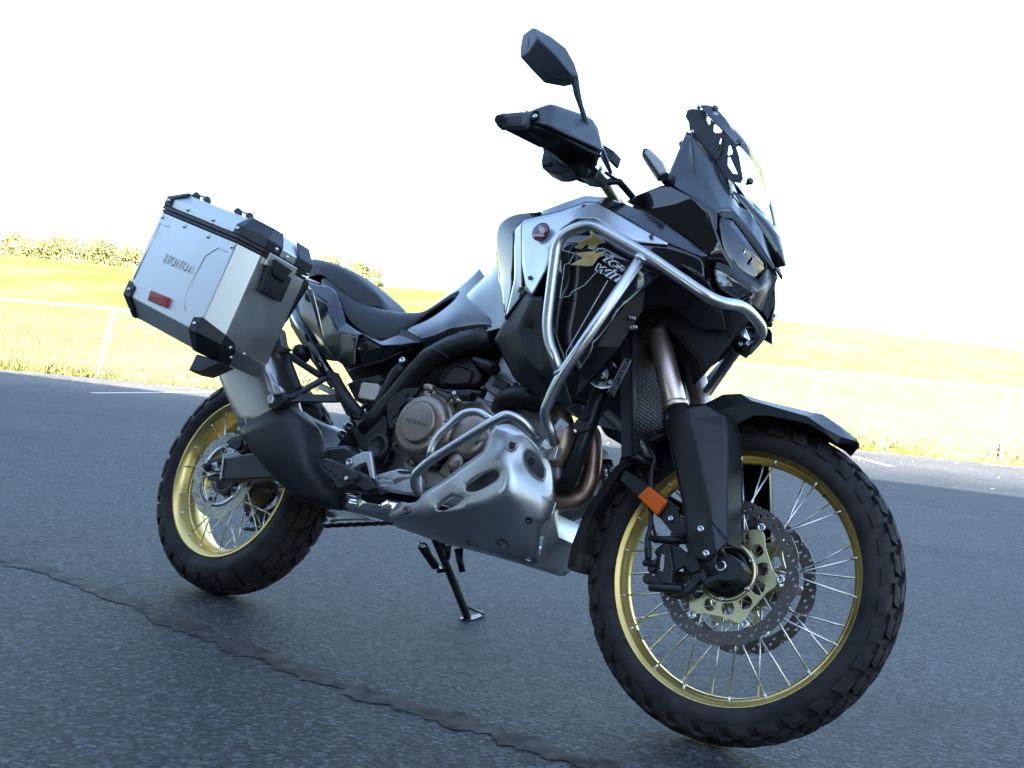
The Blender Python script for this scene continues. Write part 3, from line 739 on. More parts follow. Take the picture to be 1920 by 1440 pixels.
# survey sheets: enlargements of the photo, (x, y) on the sheet -> photo pixel
def _sheet(ox, oy, s): return lambda x, y, Y=None: (ox + x * s, oy + y * s) if Y is None else (ox + x * s, oy + y * s, Y)
SA = _sheet(200, 340, .25); SB = _sheet(860, 20, 1 / 3); SCc = _sheet(880, 340, .3125); SDd = _sheet(560, 620, .3125)
SE = _sheet(280, 680, .3125); SF = _sheet(1100, 720, .4722); SG = _sheet(1180, 900, .23617); SH = _sheet(480, 460, .27083)
S1 = _sheet(1240, 180, .15278); S2 = _sheet(900, 180, .15625); S3 = _sheet(1280, 360, .16667); S4 = _sheet(1280, 560, .15278)
S5 = _sheet(430, 600, .13889); SQ1 = _sheet(1100, 900, .15625); SL1 = _sheet(500, 860, .125); SL2 = _sheet(740, 980, .13889)
def SS(sh, pts, y=None): return [sh(*(p if len(p) == 3 else (p[0], p[1], y))) for p in pts]
def V3(p): return W(*p)
def plateh(name, outline, holes, y, th, mat_, parent, mir=False, tilt=None, bev=0):
    """flat plate with real holes lying in a plane y = const (or y varying linearly with height: tilt=(z0, dy/dz))"""
    loops = [[(W(p[0], p[1], y).x, W(p[0], p[1], y).z) for p in L] for L in [outline] + holes]
    me = flat2d(loops, th, bev=bev)
    for v in me.vertices:
        x, z, t = v.co.x, v.co.y, v.co.z
        v.co = Vector((x, y - t + ((z - tilt[0]) * tilt[1] if tilt else 0), z))
    me.flip_normals()
    o = link(name, me, mat_, parent)
    if mir: mirror_of(o)
    return o
def ringloft(name, secs, mat_, parent, n=20, p=2.0, mir=False, sub=0, caps=True, bevel=0, build=True):
    """secs = [(A, B, y, half_depth[, exponent])]: every ring passes through photo points A and B on plane y"""
    rows = []
    for s in secs:
        A = W(*s[0], s[2]); B = W(*s[1], s[2]); c = (A + B) / 2; a = (A - B) / 2; d = Vector((0, s[3], 0)); e = s[4] if len(s) > 4 else p
        row = []
        for k in range(n):
            t = 2 * pi * k / n; ct, st = cos(t), sin(t)
            row.append(c + a * (abs(ct) ** (2 / e)) * (1 if ct >= 0 else -1) + d * (abs(st) ** (2 / e)) * (1 if st >= 0 else -1))
        rows.append(row)
    m = MB(); m.grid(rows, closed=True)
    if caps:
        m.f += [tuple(range(n))[::-1], tuple(range((len(rows) - 1) * n, len(rows) * n))]; m.sm += [False] * 2; m.mi += [0] * 2
    if not build: return m
    o = m.build(name, mat_, parent, bevel=bevel, sub=sub)
    if mir: mirror_of(o)
    return o
def shell(name, stations, mat_, parent, dz=.01, sub=2, crease=None, label=None, th=0):
    """body skin: each station runs from the lower right edge up to the shoulder; closed over the centre line and mirrored"""
    rows = []
    for st in stations:
        P = [W(*p) for p in st]; c = Vector((P[-1].x, 0, P[-1].z + dz))
        rows.append(P + [c] + [Vector((q.x, -q.y, q.z)) for q in P[::-1]])
    m = MB(); m.grid(rows); n = len(rows[0])
    m.f += [tuple(range(n))[::-1], tuple(range((len(rows) - 1) * n, len(rows) * n))]; m.sm += [False] * 2; m.mi += [0] * 2
    return m.build(name, mat_, parent, sub=sub)

# ================================================================ fork
fo_dir = axis_dir
def fork_pt(sy, h, out=0.0):  # point on a fork leg's axis at distance h above the axle
    return steer(FAX + Vector((-.010 * cos(RAKE), sy * .105, -.010 * sin(RAKE))) + fo_dir * h + Vector((cos(RAKE), 0, sin(RAKE))) * out)
FSIDE = ROTS @ Vector((0, 1, 0)); FFWD = ROTS @ Vector((1, 0, 0)); FUP = ROTS @ Vector((0, 0, 1))
for sy in (-1, 1):
    m = MB(); m.lathe([(0, .0255), (.002, .0262), (.34, .0262)], fork_pt(sy, .385), fo_dir, 40, caps=True)
    m.lathe([(-.012, .0285), (-.010, .0295), (.0, .0295), (.002, .0265)], fork_pt(sy, .385), fo_dir, 40, caps=True)
    m.build('fork_tube', FORK, bike)
    m = MB(); m.lathe([(0, .0215), (.34, .0215)], fork_pt(sy, .05), fo_dir, 24, caps=True)
    m.lathe([(-.03, .028), (0, .03), (.06, .029), (.10, .024)], fork_pt(sy, .01), fo_dir, 24, caps=True); m.build('fork_slider', SATIN, bike)
# triple clamps
m = MB()
for h, r in ((.690, .040), (.885, .034)):
    for sy in (-1, 1):
        m.lathe([(-.024, r - .004), (-.02, r), (.018, r), (.022, r - .004)], fork_pt(sy, h), fo_dir, 32, caps=True)
a, b_ = fork_pt(-1, .690), fork_pt(1, .690); m.box((a + b_) / 2 - Vector((.02, 0, 0)), (.075, .2, .036), Matrix.Rotation(-RAKE, 3, 'Y'))
a, b_ = fork_pt(-1, .885), fork_pt(1, .885); m.box((a + b_) / 2 - Vector((.02, 0, 0)), (.07, .2, .025), Matrix.Rotation(-RAKE, 3, 'Y'))
m.cyl((a + b_) / 2 - Vector((.028, 0, 0)) + fo_dir * .02, (a + b_) / 2 - Vector((.028, 0, 0)) - fo_dir * .26, .026, 20)
m.build('triple_clamp', SATIN, bike)
for h in (.676, .704):
    for k in (-.010, .012):
        bolt(fork_pt(-1, h) - Vector((.045 - k * .3, -.012, 0)) + Vector((k, 0, 0)), (-.5, -1, -.15), .0055, BOLTM, bike, h=.007)
# fork guard: two long facets and a foot, right and left
def guard(sgn):
    Y = -.150
    V = dict(a=SF(318, 147, -.135), b=SF(400, 100, -.150), b2=SF(470, 88, -.135), c=SF(545, 130, -.118), d=SF(560, 182, -.128), e=SF(560, 420, -.132), f=SF(558, 640, -.134),
             g=SF(402, 150, -.158), h=SF(495, 548, -.160), i=SF(515, 680, -.150), j=SF(345, 300, -.140), k=SF(385, 480, -.142), l=SF(400, 610, -.144), m=SF(440, 700, -.146), n=SF(480, 715, -.146),
             o=SF(450, 580, -.156))
    F = ['ajg', 'abg', 'jkog', 'bb2cg', 'cdg', 'deg', 'gehx', 'efih', 'khol', 'lomx', 'onmx']
    F = [('a', 'j', 'g'), ('a', 'g', 'b'), ('b', 'g', 'c', 'b2'), ('c', 'g', 'd'), ('g', 'h', 'e', 'd'), ('h', 'i', 'f', 'e'), ('j', 'k', 'h', 'g'), ('k', 'l', 'o', 'h'), ('o', 'l', 'm', 'n'), ('h', 'o', 'n', 'i')]
    o = facets('fork_guard', V, F, MATTE, bike, soft=.7, th=.004, bevel=.003, seg=2)
    # back wall so that the guard wraps the leg
    m = MB(); keys = ['a', 'j', 'k', 'l', 'm']; P = [W(*V[k]) for k in keys]; m.grid([P, [p + Vector((-.004, .05, -.004)) for p in P]], smooth=False)
    keys = ['c', 'd', 'e', 'f']; P = [W(*V[k]) for k in keys]; m.grid([P, [p + Vector((.012, .045, .0)) for p in P]], smooth=False)
    o2 = m.build('fork_guard_side', MATTE, bike, solid=.003)
    mirror_of(o); mirror_of(o2)
guard(-1)
P = [W(*SF(x, y, Y)) for x, y, Y in ((403, 108, -.155), (398, 130, -.160), (405, 170, -.1620), (470, 450, -.1636), (494, 545, -.1640), (560, 625, -.1395))]
m = MB(); m.tube(P, .0012, 6); m.build('guard_seam', HOSE, bike)
for (x, y, Y) in ((453, 581, -.160), (474, 678, -.154)): bolt(W(*SF(x, y, Y)), (.1, -1, 0), .0075, BOLTM, bike, h=.004)
bolt(W(*SQ1(1008, 478, -.135)), (.1, -1, 0), .0065, BOLTM, bike, h=.004)
# fender (low, beaked) : cross sections from the fork to the tip
def fender():
    st = []
    #           lower edge       side crease      top edge (y)
    for lo, cr, tp, yl, yc, yt in (
            (SF(300, 205), SF(330, 140), SF(400, 92), -.060, -.075, -.055),
            (SF(560, 190), SF(520, 110), SF(470, 82), -.086, -.088, -.070),
            (SF(612, 155), SF(590, 92), SF(541, 46), -.090, -.092, -.060),
            (SF(665, 130), SF(652, 70), SF(610, 43), -.088, -.088, -.050),
            (SF(725, 131), SF(735, 93), SF(690, 68), -.084, -.085, -.040),
            (SF(880, 163), SF(877, 134), SF(870, 111), -.072, -.076, -.030),
            (SF(960, 212), SF(934, 174), SF(934, 125), -.060, -.066, -.022),
            (SF(992, 242), SF(1010, 215), SF(1000, 170), -.050, -.050, -.016),
            (SF(1035, 238), SF(1050, 226), SF(1045, 207), -.030, -.030, -.010),
            (SF(1071, 234), SF(1072, 231), SF(1070, 228), -.008, -.010, -.004)):
        P = [W(*lo, yl), W(*cr, yc), W(*tp, yt)]; P.append(Vector((P[-1].x, 0, P[-1].z + .003)))
        st.append(P + [Vector((p.x, -p.y, p.z)) for p in P[-2::-1]])
    m = MB(); m.grid(st, smooth=False); o = m.build('front_fender', MATTE, bike)
    t = o.modifiers.new('t', 'SOLIDIFY'); t.thickness = .003; t.offset = -1
    b = o.modifiers.new('b', 'BEVEL'); b.width = .0025; b.segments = 2; b.limit_method = 'ANGLE'; b.angle_limit = radians(12)
    w = o.modifiers.new('w', 'WEIGHTED_NORMAL')
    for p in o.data.polygons: p.use_smooth = True
    # rear part of the fender behind the fork, hugging the tyre
    rows = []
    for i, (a, r, w) in enumerate(((-18, .375, .06), (-38, .378, .062), (-60, .382, .064), (-80, .386, .066), (-92, .392, .064), (-99, .398, .055))):
        aa = radians(a); rows.append([FWC + ROTS @ Vector((sin(aa) * rr, yy, cos(aa) * rr)) for yy, rr in ((-w, r - .035), (-w * .9, r - .012), (-w * .5, r), (0, r + .003), (w * .5, r), (w * .9, r - .012), (w, r - .035))])
    m = MB(); m.grid(rows, smooth=False); o = m.build('rear_splash_guard', MATTE, bike)
    t = o.modifiers.new('t', 'SOLIDIFY'); t.thickness = .003
    b = o.modifiers.new('b', 'BEVEL'); b.width = .003; b.segments = 2; b.limit_method = 'ANGLE'; b.angle_limit = radians(15)
fender()
# reflector bracket and orange reflector
plate('fender_stay', SS(SF, [(150, 345), (235, 395), (330, 470), (395, 580), (385, 600), (330, 585), (275, 520), (190, 440), (130, 385)]), -.105, .006, MATTE, bike, mir=True)
plate('fender_stay', SS(SQ1, [(985, 265), (1095, 350), (1110, 470), (1190, 560), (1200, 670), (1040, 665), (905, 510), (890, 440)]), -.128, .008, MATTE, bike, mir=True)
pl = px(SS(SQ1, [(735, 85), (965, 265), (830, 435), (605, 215)]), -.140)
m = MB(); m.prism(pl, [p + Vector((0, .012, 0)) for p in pl]); rf = m.build('side_reflector', ORANGE, bike, bevel=.003)
c = sum(pl, Vector()) / 4; pl2 = [c + (p - c) * 1.10 + Vector((0, .006, 0)) for p in pl]
m = MB(); m.prism(pl2, [p + Vector((0, .010, 0)) for p in pl2]); m.build('reflector_frame', DARK, rf, bevel=.002)
m = MB()
for i in range(1, 9):
    for j in range(1, 7):
        q = pl[0].lerp(pl[1], i / 9).lerp(pl[3].lerp(pl[2], i / 9), j / 7); m.lathe([(0, .0016), (.0008, .0008), (.001, 0.0001)], q, (0, -1, 0), 6)
m.build('reflector_prisms', ORANGE, rf)
# axle carrier and calipers
ax_c = FWC - FSIDE * .118
m = MB(); m.cyl(FWC - FSIDE * .128, FWC - FSIDE * .085, .031, 28, ch=.003)
m.prism([W(*SG(x, y), -.128) for x, y in ((560, 735), (640, 655), (700, 620), (800, 600), (880, 660), (910, 720), (870, 800), (780, 815), (700, 800), (600, 850), (560, 790))],
        [W(*SG(x, y), -.128) + Vector((0, .045, 0)) for x, y in ((560, 735), (640, 655), (700, 620), (800, 600), (880, 660), (910, 720), (870, 800), (780, 815), (700, 800), (600, 850), (560, 790))])
axc = m.build('axle_carrier', SATIN, bike, bevel=.006, seg=3); mirror_of(axc)
m = MB(); m.lathe([(0, .0115), (.003, .0115), (.003, .0085)], W(*SG(728, 693), -.130), (0, -1, 0), 28); m.lathe([(.003, .0085), (-.006, .0085), (-.006, .0001)], W(*SG(728, 693), -.130), (0, -1, 0), 6, smooth=False); m.build('axle_nut', BOLTM, bike)
# caliper body on the near side
def cal(sheet, pts, y, th, nm='caliper', mt=SATIN, bv=.005, par=bike): return plate(nm, SS(sheet, pts), y, th, mt, par, bevel=bv, seg=3)
ca = cal(SG, [(205, 550), (260, 510), (320, 505), (400, 540), (470, 600), (480, 680), (400, 720), (330, 760), (370, 850), (330, 930), (280, 915), (200, 870), (160, 800), (190, 770), (205, 730), (150, 700), (140, 660), (180, 640), (215, 620), (190, 590)], -.110, .062, bv=.007)
cal(SG, [(262, 515), (315, 515), (330, 600), (345, 700), (330, 840), (250, 830), (215, 745), (232, 620)], -.119, .02, 'caliper_face', SATIN, .004)
for (x0, y0, x1, y1, r, Y) in ((190, 480, 470, 490, .0085, -.108), (160, 860, 420, 880, .0095, -.110), (110, 668, 220, 672, .0075, -.112)):
    m = MB(); m.cyl(W(*SG(x0, y0), Y), W(*SG(x1, y1), Y), r, 18, ch=.002); m.build('caliper_pin', SATIN, bike)
cal(SG, [(455, 850), (520, 720), (600, 700), (620, 760), (480, 900), (360, 950), (300, 930), (340, 880)], -.108, .02, 'caliper_bracket', SATIN, .004)
cal(SG, [(440, 430), (500, 560), (560, 640), (620, 640), (600, 720), (480, 760), (430, 690), (470, 600), (420, 480)], -.112, .03, 'caliper_bracket', SATIN, .004)
for sx, sy_, r in ((175, 470, .008), (165, 800, .012), (195, 720, .010)):
    m = MB(); m.lathe([(0, r), (.012, r), (.015, r * .7)], W(*SG(sx, sy_), -.098), (0, -1, 0), 16, caps=True); m.build('caliper_lug', SATIN, bike)
m = MB(); m.box(W(*SG(400, 640), -.100), (.03, .01, .05)); m.build('brake_pad', BOLTM, bike)
me = text_mesh('NISSIN', .0165, .0008, shear=.25, bold=.0003)
o = link('caliper_lettering', me, WHITEP, ca); A = W(*SG(255, 738), -.1205); B = W(*SG(268, 605), -.1205)
exx = (B - A); o.matrix_local = frame_from((A + B) / 2, exx, (Vector((0, -1, 0)).cross(exx)))
s_ = exx.length / (max(v.co.x for v in me.vertices) - min(v.co.x for v in me.vertices))
for v in me.vertices: v.co.x *= s_; v.co.y *= s_
# left caliper
ml = mirror_of(ca); ml.location = FSIDE * 0
# brake hoses
m = MB(); m.tube(spline([W(*p) for p in (SG(150, 640, -.125), SG(152, 560, -.125), SG(140, 480, -.128), SG(170, 330, -.125), SF(255, 360, -.12), SF(268, 300, -.115), SF(235, 250, -.11), SF(230, 220, -.10), SF(280, 205, -.09))], 6), .0052, 12); m.build('brake_hose', HOSE, bike)
m = MB(); m.cyl(W(*SG(150, 640, -.125)), W(*SG(146, 500, -.126)), .0075, 14, ch=.001); m.cyl(W(*SG(148, 560, -.125)), W(*SG(146, 545, -.125)), .0085, 14); m.build('hose_fitting', DARK, bike)
m = MB(); m.tube(spline([W(*p) for p in (SG(215, 500, -.09), SQ1(780, 500, -.095), SF(220, 380, -.10), SF(205, 330, -.10), SF(235, 245, -.09))], 6), .0035, 10); m.build('sensor_wire', HOSE, bike)
m = MB(); m.tube(spline([W(*p) for p in (SF(205, 250, -.085), SF(240, 235, -.1), SF(290, 215, -.1), SF(320, 200, -.08))], 5), .006, 10); m.build('hose_clamp', DARK, bike)

# ================================================================ crash bars
def bar(name, pts, r, corner, mat_=STEEL, n=16, mir=True, par=bike):
    m = MB(); m.tube(fillet([W(*p) for p in pts], corner, 6), r, n); o = m.build(name, mat_, par)
    if mir: mirror_of(o, k=.6)
    return o
bar('crash_bar', SS(SCc, [(548, 1168, -.305), (457, 915, -.310), (530, 335, -.335), (722, 252, -.335), (1050, 440, -.338), (1480, 735, -.310), (1650, 752, -.210), (1775, 905, -.110), (1672, 1020, -.050)]), .0122, .045, mir=False)
LB_ = [Vector((p.x, -p.y, p.z)) for p in [W(*q) for q in SS(SCc, [(548, 1168, -.305), (457, 915, -.310), (530, 335, -.335), (722, 252, -.335), (1000, 420, -.330)])]]
LB_ = [Vector((p.x - .03, p.y * .55, p.z)) for p in LB_] + [W(1330, 560, .06), W(1380, 600, .02), W(1400, 650, .0)]
m = MB(); m.tube(fillet(LB_, .04, 6), .0122, 14); m.build('crash_bar', STEEL, bike)
m = MB(); m.tube([W(1392, 646, -.02), W(1377, 664, .0), W(1316, 752, .12), W(1250, 820, .25)], .0122, 14); m.build('crash_bar_brace', STEEL, bike)
bar('crash_bar_brace', [SCc(1040, 455, -.340), SCc(530, 1200, -.305), SCc(450, 1390, -.285), SDd(1490, 560, -.265), SDd(1540, 690, -.235)], .0122, .05)
m = MB(); m.lathe([(-.003, .0135), (-.002, .0158), (.004, .0158), (.006, .0130)], W(*SCc(1036, 468, -.340)), W(*SCc(530, 1200, -.305)) - W(*SCc(1036, 468, -.340)), 20); o = m.build('weld_collar', STEEL, bike)
m = MB(); m.lathe([(-.003, .0135), (-.002, .0152), (.003, .0152), (.004, .0130)], W(*SCc(545, 1160, -.305)), W(*SCc(500, 1050, -.308)) - W(*SCc(545, 1160, -.305)), 20); o = m.build('weld_collar', STEEL, bike)
# front clamp of the crash bar
m = MB(); m.lathe([(-.014, .016), (-.012, .019), (.012, .019), (.014, .016)], W(*S4(750, 610, -.060)), Vector((.3, 1, -.1)), 20, caps=True)
m.box(W(*S4(700, 590, -.05)), (.05, .03, .03), Matrix.Rotation(.5, 3, 'Y')); o = m.build('bar_clamp', SATIN, bike)
bolt(W(*S4(708, 578, -.078)), (.2, -1, .1), .006, BOLTM, bike); bolt(W(*S4(795, 570, -.082)), (.6, -1, .1), .006, BOLTM, bike)
plate('clamp_stay', SS(S4, [(270, 335), (480, 385), (540, 470), (600, 500), (700, 520), (690, 640), (560, 600), (500, 470), (420, 420), (270, 370)]), -.055, .006, SATIN, bike)
# lower engine bars
bar('engine_guard', [SDd(715, 985, -.235), SDd(690, 920, -.262), SDd(700, 865, -.272), SDd(780, 790, -.280), SDd(1130, 570, -.292), SDd(1250, 505, -.292), SDd(1345, 545, -.270), SDd(1445, 668, -.235)], .0108, .035)
bar('engine_guard_brace', [SDd(775, 800, -.280), SDd(815, 655, -.285), SDd(985, 500, -.285), SDd(1085, 490, -.285), SDd(1165, 545, -.288)], .0092, .035)
m = MB(); m.lathe([(-.014, .017), (-.010, .020), (.010, .020), (.014, .017)], W(*SDd(1500, 710, -.225)), (1, .2, -.4), 18, caps=True); m.box(W(*SDd(1520, 740, -.215)), (.035, .02, .03)); o = m.build('bar_mount', ALUCAST, bike, bevel=.003); mirror_of(o)
bolt(W(*SDd(1478, 730, -.236)), (-.3, -1, -.1), .007, BOLTM, bike)
# ================================================================ bodywork
# rider and pillion seats
shell('rider_seat', [
    [SH(400, 250, -.10), SH(395, 225, -.10), SH(440, 198, -.085)],
    [SH(500, 300, -.125), SH(495, 265, -.125), SH(500, 215, -.10)],
    [SH(575, 380, -.14), SH(565, 320, -.135), SH(590, 310, -.10)],
    [SH(640, 540, -.155), SH(680, 440, -.145), SH(710, 388, -.11)],
    [SH(760, 618, -.158), SH(820, 500, -.150), SH(850, 423, -.12)],
    [SH(880, 668, -.158), SH(930, 540, -.150), SH(1000, 441, -.12)],
    [SH(970, 632, -.150), SH(1040, 530, -.145), SH(1130, 446, -.11)],
    [SH(1050, 588, -.140), SH(1130, 500, -.135), SH(1215, 424, -.10)],
    [SH(1240, 440, -.115), SH(1290, 385, -.11), SH(1320, 348, -.08)],
    [SH(1440, 300, -.10), SH(1440, 290, -.095), SH(1440, 262, -.06)]], SEAT, bike, dz=.006, sub=2)
shell('pillion_seat', [
    [SH(320, 235, -.09), SH(325, 150, -.09), SH(330, 72, -.06)],
    [SH(385, 225, -.10), SH(390, 150, -.09), SH(400, 85, -.06)],
    [SH(440, 195, -.10), SH(455, 140, -.095), SH(470, 100, -.06)],
    [SH(515, 245, -.10), SH(545, 155, -.10), SH(560, 130, -.06)],
    [SH(600, 335, -.10), SH(640, 220, -.10), SH(660, 175, -.06)],
    [SH(700, 402, -.10), SH(760, 290, -.095), SH(790, 270, -.05)],
    [SH(800, 425, -.09), SH(850, 350, -.08), SH(865, 342, -.04)],
    [SH(880, 430, -.07), SH(902, 405, -.05), SH(905, 390, -.02)]], SEAT, bike, dz=.004, sub=2)
# tail panel and side cowl
facets('tail_panel', dict(a=SH(300, 245, -.13), b=SH(350, 262, -.14), c=SH(440, 560, -.165), d=SH(490, 720, -.172), e=SH(560, 810, -.165), f=SH(430, 790, -.14), g=SH(370, 690, -.14), h=SH(240, 445, -.135), i=SH(215, 410, -.13), j=SH(320, 500, -.155)),
       [('a', 'b', 'j', 'i'), ('b', 'c', 'j'), ('i', 'j', 'h'), ('j', 'c', 'd', 'g'), ('h', 'j', 'g'), ('g', 'd', 'e', 'f')], GLOSS, bike, soft=0.5, mir=True, bevel=.003)
V = dict(a=SH(345, 262, -.150), a2=SH(440, 282, -.145), b=SH(508, 298, -.138), b2=SH(552, 330, -.140), c=SH(610, 490, -.158), d=SH(622, 548, -.166), e=SH(700, 602, -.170), f=SH(878, 674, -.172), g=SH(985, 626, -.160), h=SH(1130, 682, -.172),
         i=SH(1000, 702, -.190), j=SH(870, 706, -.195), k=SH(780, 652, -.192), l=SH(735, 624, -.190), m=SH(706, 640, -.192), n=SH(690, 730, -.194), o=SH(684, 835, -.184), p=SH(655, 860, -.176), q=SH(540, 792, -.182), r=SH(490, 722, -.184), s=SH(468, 640, -.186), t=SH(430, 470, -.178), u=SH(395, 330, -.165),
         v=SH(500, 420, -.176), w=SH(560, 600, -.190), x=SH(600, 760, -.188))
F = [('a', 'a2', 'v', 'u'), ('a2', 'b', 'b2', 'v'), ('v', 'b2', 'c', 'w'), ('u', 'v', 't'), ('t', 'v', 'w', 's'), ('w', 'c', 'd'), ('w', 'd', 'm'), ('d', 'e', 'l', 'm'), ('e', 'f', 'k', 'l'), ('f', 'j', 'k'), ('f', 'g', 'i', 'j'), ('g', 'h', 'i'),
     ('s', 'w', 'r'), ('w', 'x', 'q', 'r'), ('w', 'm', 'n', 'x'), ('x', 'n', 'o', 'p'), ('x', 'p', 'q')]
facets('side_cowl', V, F, GLOSS2, bike, soft=0.45, mir=True, bevel=.004, seg=3, th=.005)
facets('lower_side_cover', dict(m=SH(706, 642, -.186), l=SH(735, 628, -.184), k=SH(780, 656, -.186), j=SH(870, 708, -.188), i=SH(1000, 704, -.184), h=SH(1118, 690, -.168), a=SH(1010, 740, -.166), b=SH(880, 805, -.165), c=SH(760, 840, -.165), d=SH(688, 858, -.165), n=SH(694, 730, -.188)),
       [('m', 'l', 'k', 'n'), ('n', 'k', 'j', 'c', 'd'), ('j', 'i', 'b', 'c'), ('i', 'h', 'a', 'b')], GLOSS, bike, soft=0.4, mir=True, bevel=.003)
m = MB(); m.tube([W(*SH(x, y, -.166)) for x, y in ((1010, 742), (880, 807), (760, 843), (690, 862))], .004, 8); o = m.build('cover_edge', MATTE, bike); mirror_of(o)
plate('seat_side_trim', SS(SH, [(1000, 590, -.15), (1040, 598, -.158), (1150, 660, -.172), (1135, 685, -.172), (985, 628, -.158)]), None, .02, MATTE, bike, mir=True)
# knee panel: leans back so that it mirrors the sky
facets('tank_side_panel', dict(a=SH(1040, 596, -.150), b=SH(1210, 440, -.07), c=SH(1420, 278, -.05), d=SH(1550, 168, -.03), e=SH(1592, 235, -.06), f=SH(1610, 330, -.10), g=SH(1632, 430, -.15), h=SH(1660, 560, -.200), i=SH(1640, 650, -.180),
       j=SH(1400, 508, -.190), k=SH(1250, 590, -.186), l=SH(1140, 650, -.184), m=SH(1530, 515, -.192), n=SH(1330, 690, -.162), o=SH(1170, 722, -.160)),
       [('a', 'b', 'k', 'l'), ('b', 'c', 'j', 'k'), ('c', 'd', 'e', 'f', 'j'), ('f', 'g', 'm', 'j'), ('g', 'h', 'm'), ('l', 'k', 'n', 'o'), ('k', 'j', 'n'), ('j', 'm', 'i', 'n'), ('m', 'h', 'i')], GLOSS, bike, soft=0.1, mir=True, bevel=.006, seg=3, th=.005)
# tank centre (closes the body between the panels)
shell('fuel_tank', [
    [SH(1180, 640, -.14), SH(1230, 500, -.12), SH(1300, 400, -.08)],
    [SH(1560, 600, -.18), SH(1560, 400, -.14), SH(1540, 230, -.09)],
    [SCc(200, 900, -.21), SCc(200, 520, -.19), SCc(190, 340, -.15)],
    [SCc(240, 800, -.22), SCc(290, 320, -.20), SCc(300, 215, -.14)],
    [SCc(500, 700, -.25), SCc(560, 200, -.24), SCc(570, 150, -.18)],
    [SCc(760, 600, -.25), SCc(760, 180, -.24), SCc(740, 110, -.18)],
    [SCc(1000, 560, -.23), SCc(1000, 250, -.22), SCc(980, 190, -.16)]], GLOSS, bike, dz=.02, sub=1)
trp_ = facets('tank_rear_panel', dict(a=SCc(155, 312, -0.205), b=SCc(198, 238, -0.215), c=SCc(280, 203, -0.225), d=SCc(425, 190, -0.25), e=SCc(432, 212, -.240), f=SCc(330, 238, -.240), g=SCc(272, 300, -0.246), h=SCc(275, 590, -0.236), i=SCc(217, 836, -0.212), j=SCc(182, 610, -0.185), k=SCc(158, 430, -0.196), l=SCc(200, 640, -0.203)),
       [('a', 'b', 'g'), ('b', 'c', 'f', 'g'), ('c', 'd', 'e', 'f'), ('a', 'g', 'h', 'k'), ('k', 'h', 'l', 'j'), ('h', 'i', 'l')], GLOSS, bike, soft=0.15, mir=True, bevel=.006, seg=3)
facets('tank_trim', dict(g=SCc(272, 302, -.240), f=SCc(330, 240, -.246), e=SCc(432, 214, -.25), x=SCc(432, 232, -.262), y=SCc(318, 262, -.268), z=SCc(318, 640, -.276), w=SCc(342, 665, -.272), i=SCc(217, 836, -.250), h=SCc(275, 592, -.254)),
       [('g', 'f', 'y'), ('f', 'e', 'x', 'y'), ('g', 'y', 'z', 'h'), ('h', 'z', 'w', 'i')], GLOSS, bike, soft=0.5, mir=True, bevel=.003)
sp = facets('silver_panel', dict(a=SCc(318, 262, -.270), b=SCc(338, 240, -.268), c=SCc(560, 190, -.268), d=SCc(700, 139, -.262), e=SCc(760, 138, -.262), f=SCc(868, 200, -.264), g=SCc(1190, 382, -.282), h=SCc(1180, 388, -.286), i=SCc(1000, 376, -.290), j=SCc(760, 236, -.288), k=SCc(640, 232, -.290), l=SCc(545, 300, -.296), m=SCc(490, 420, -.300), n=SCc(470, 520, -.302), o=SCc(375, 692, -.290), p=SCc(342, 645, -.282), q=SCc(318, 500, -.280), r=SCc(740, 232, -.288)),
       [('a', 'b', 'm', 'q'), ('b', 'c', 'l', 'm'), ('c', 'd', 'r', 'k'), ('c', 'k', 'l'), ('d', 'e', 'f', 'j', 'r'), ('f', 'g', 'h', 'i', 'j'), ('q', 'm', 'n', 'p'), ('n', 'o', 'p')], SILVER, bike, soft=0.75, mir=True, bevel=.003, seg=2)
for x, y, Y in ((685, 157, -.268), (1090, 337, -.290), (363, 585, -.292)): bolt(W(*SCc(x, y, Y)), (.1, -1, .2), .0052, DBOLT, bike, h=.002)
facets('tank_top_rail', dict(a=SCc(430, 190, -.235), b=SCc(560, 140, -.235), c=SCc(690, 95, -.228), d=SCc(820, 104, -.228), e=SCc(940, 150, -.232), f=SCc(1040, 182, -.236), g=SCc(1180, 270, -.240), h=SCc(1300, 355, -.245), i=SCc(1424, 455, -.250), j=SCc(1390, 462, -.262), k=SCc(1200, 384, -.276), l=SCc(1000, 268, -.268), m=SCc(870, 200, -.262), n=SCc(762, 138, -.258), o=SCc(700, 138, -.258), p=SCc(560, 190, -.260), q=SCc(432, 216, -.255)),
       [('a', 'b', 'p', 'q'), ('b', 'c', 'o', 'p'), ('c', 'd', 'n', 'o'), ('d', 'e', 'm', 'n'), ('e', 'f', 'l', 'm'), ('f', 'g', 'k', 'l'), ('g', 'h', 'j', 'k'), ('h', 'i', 'j')], GLOSS2, bike, soft=0.5, mir=.6, bevel=.003)
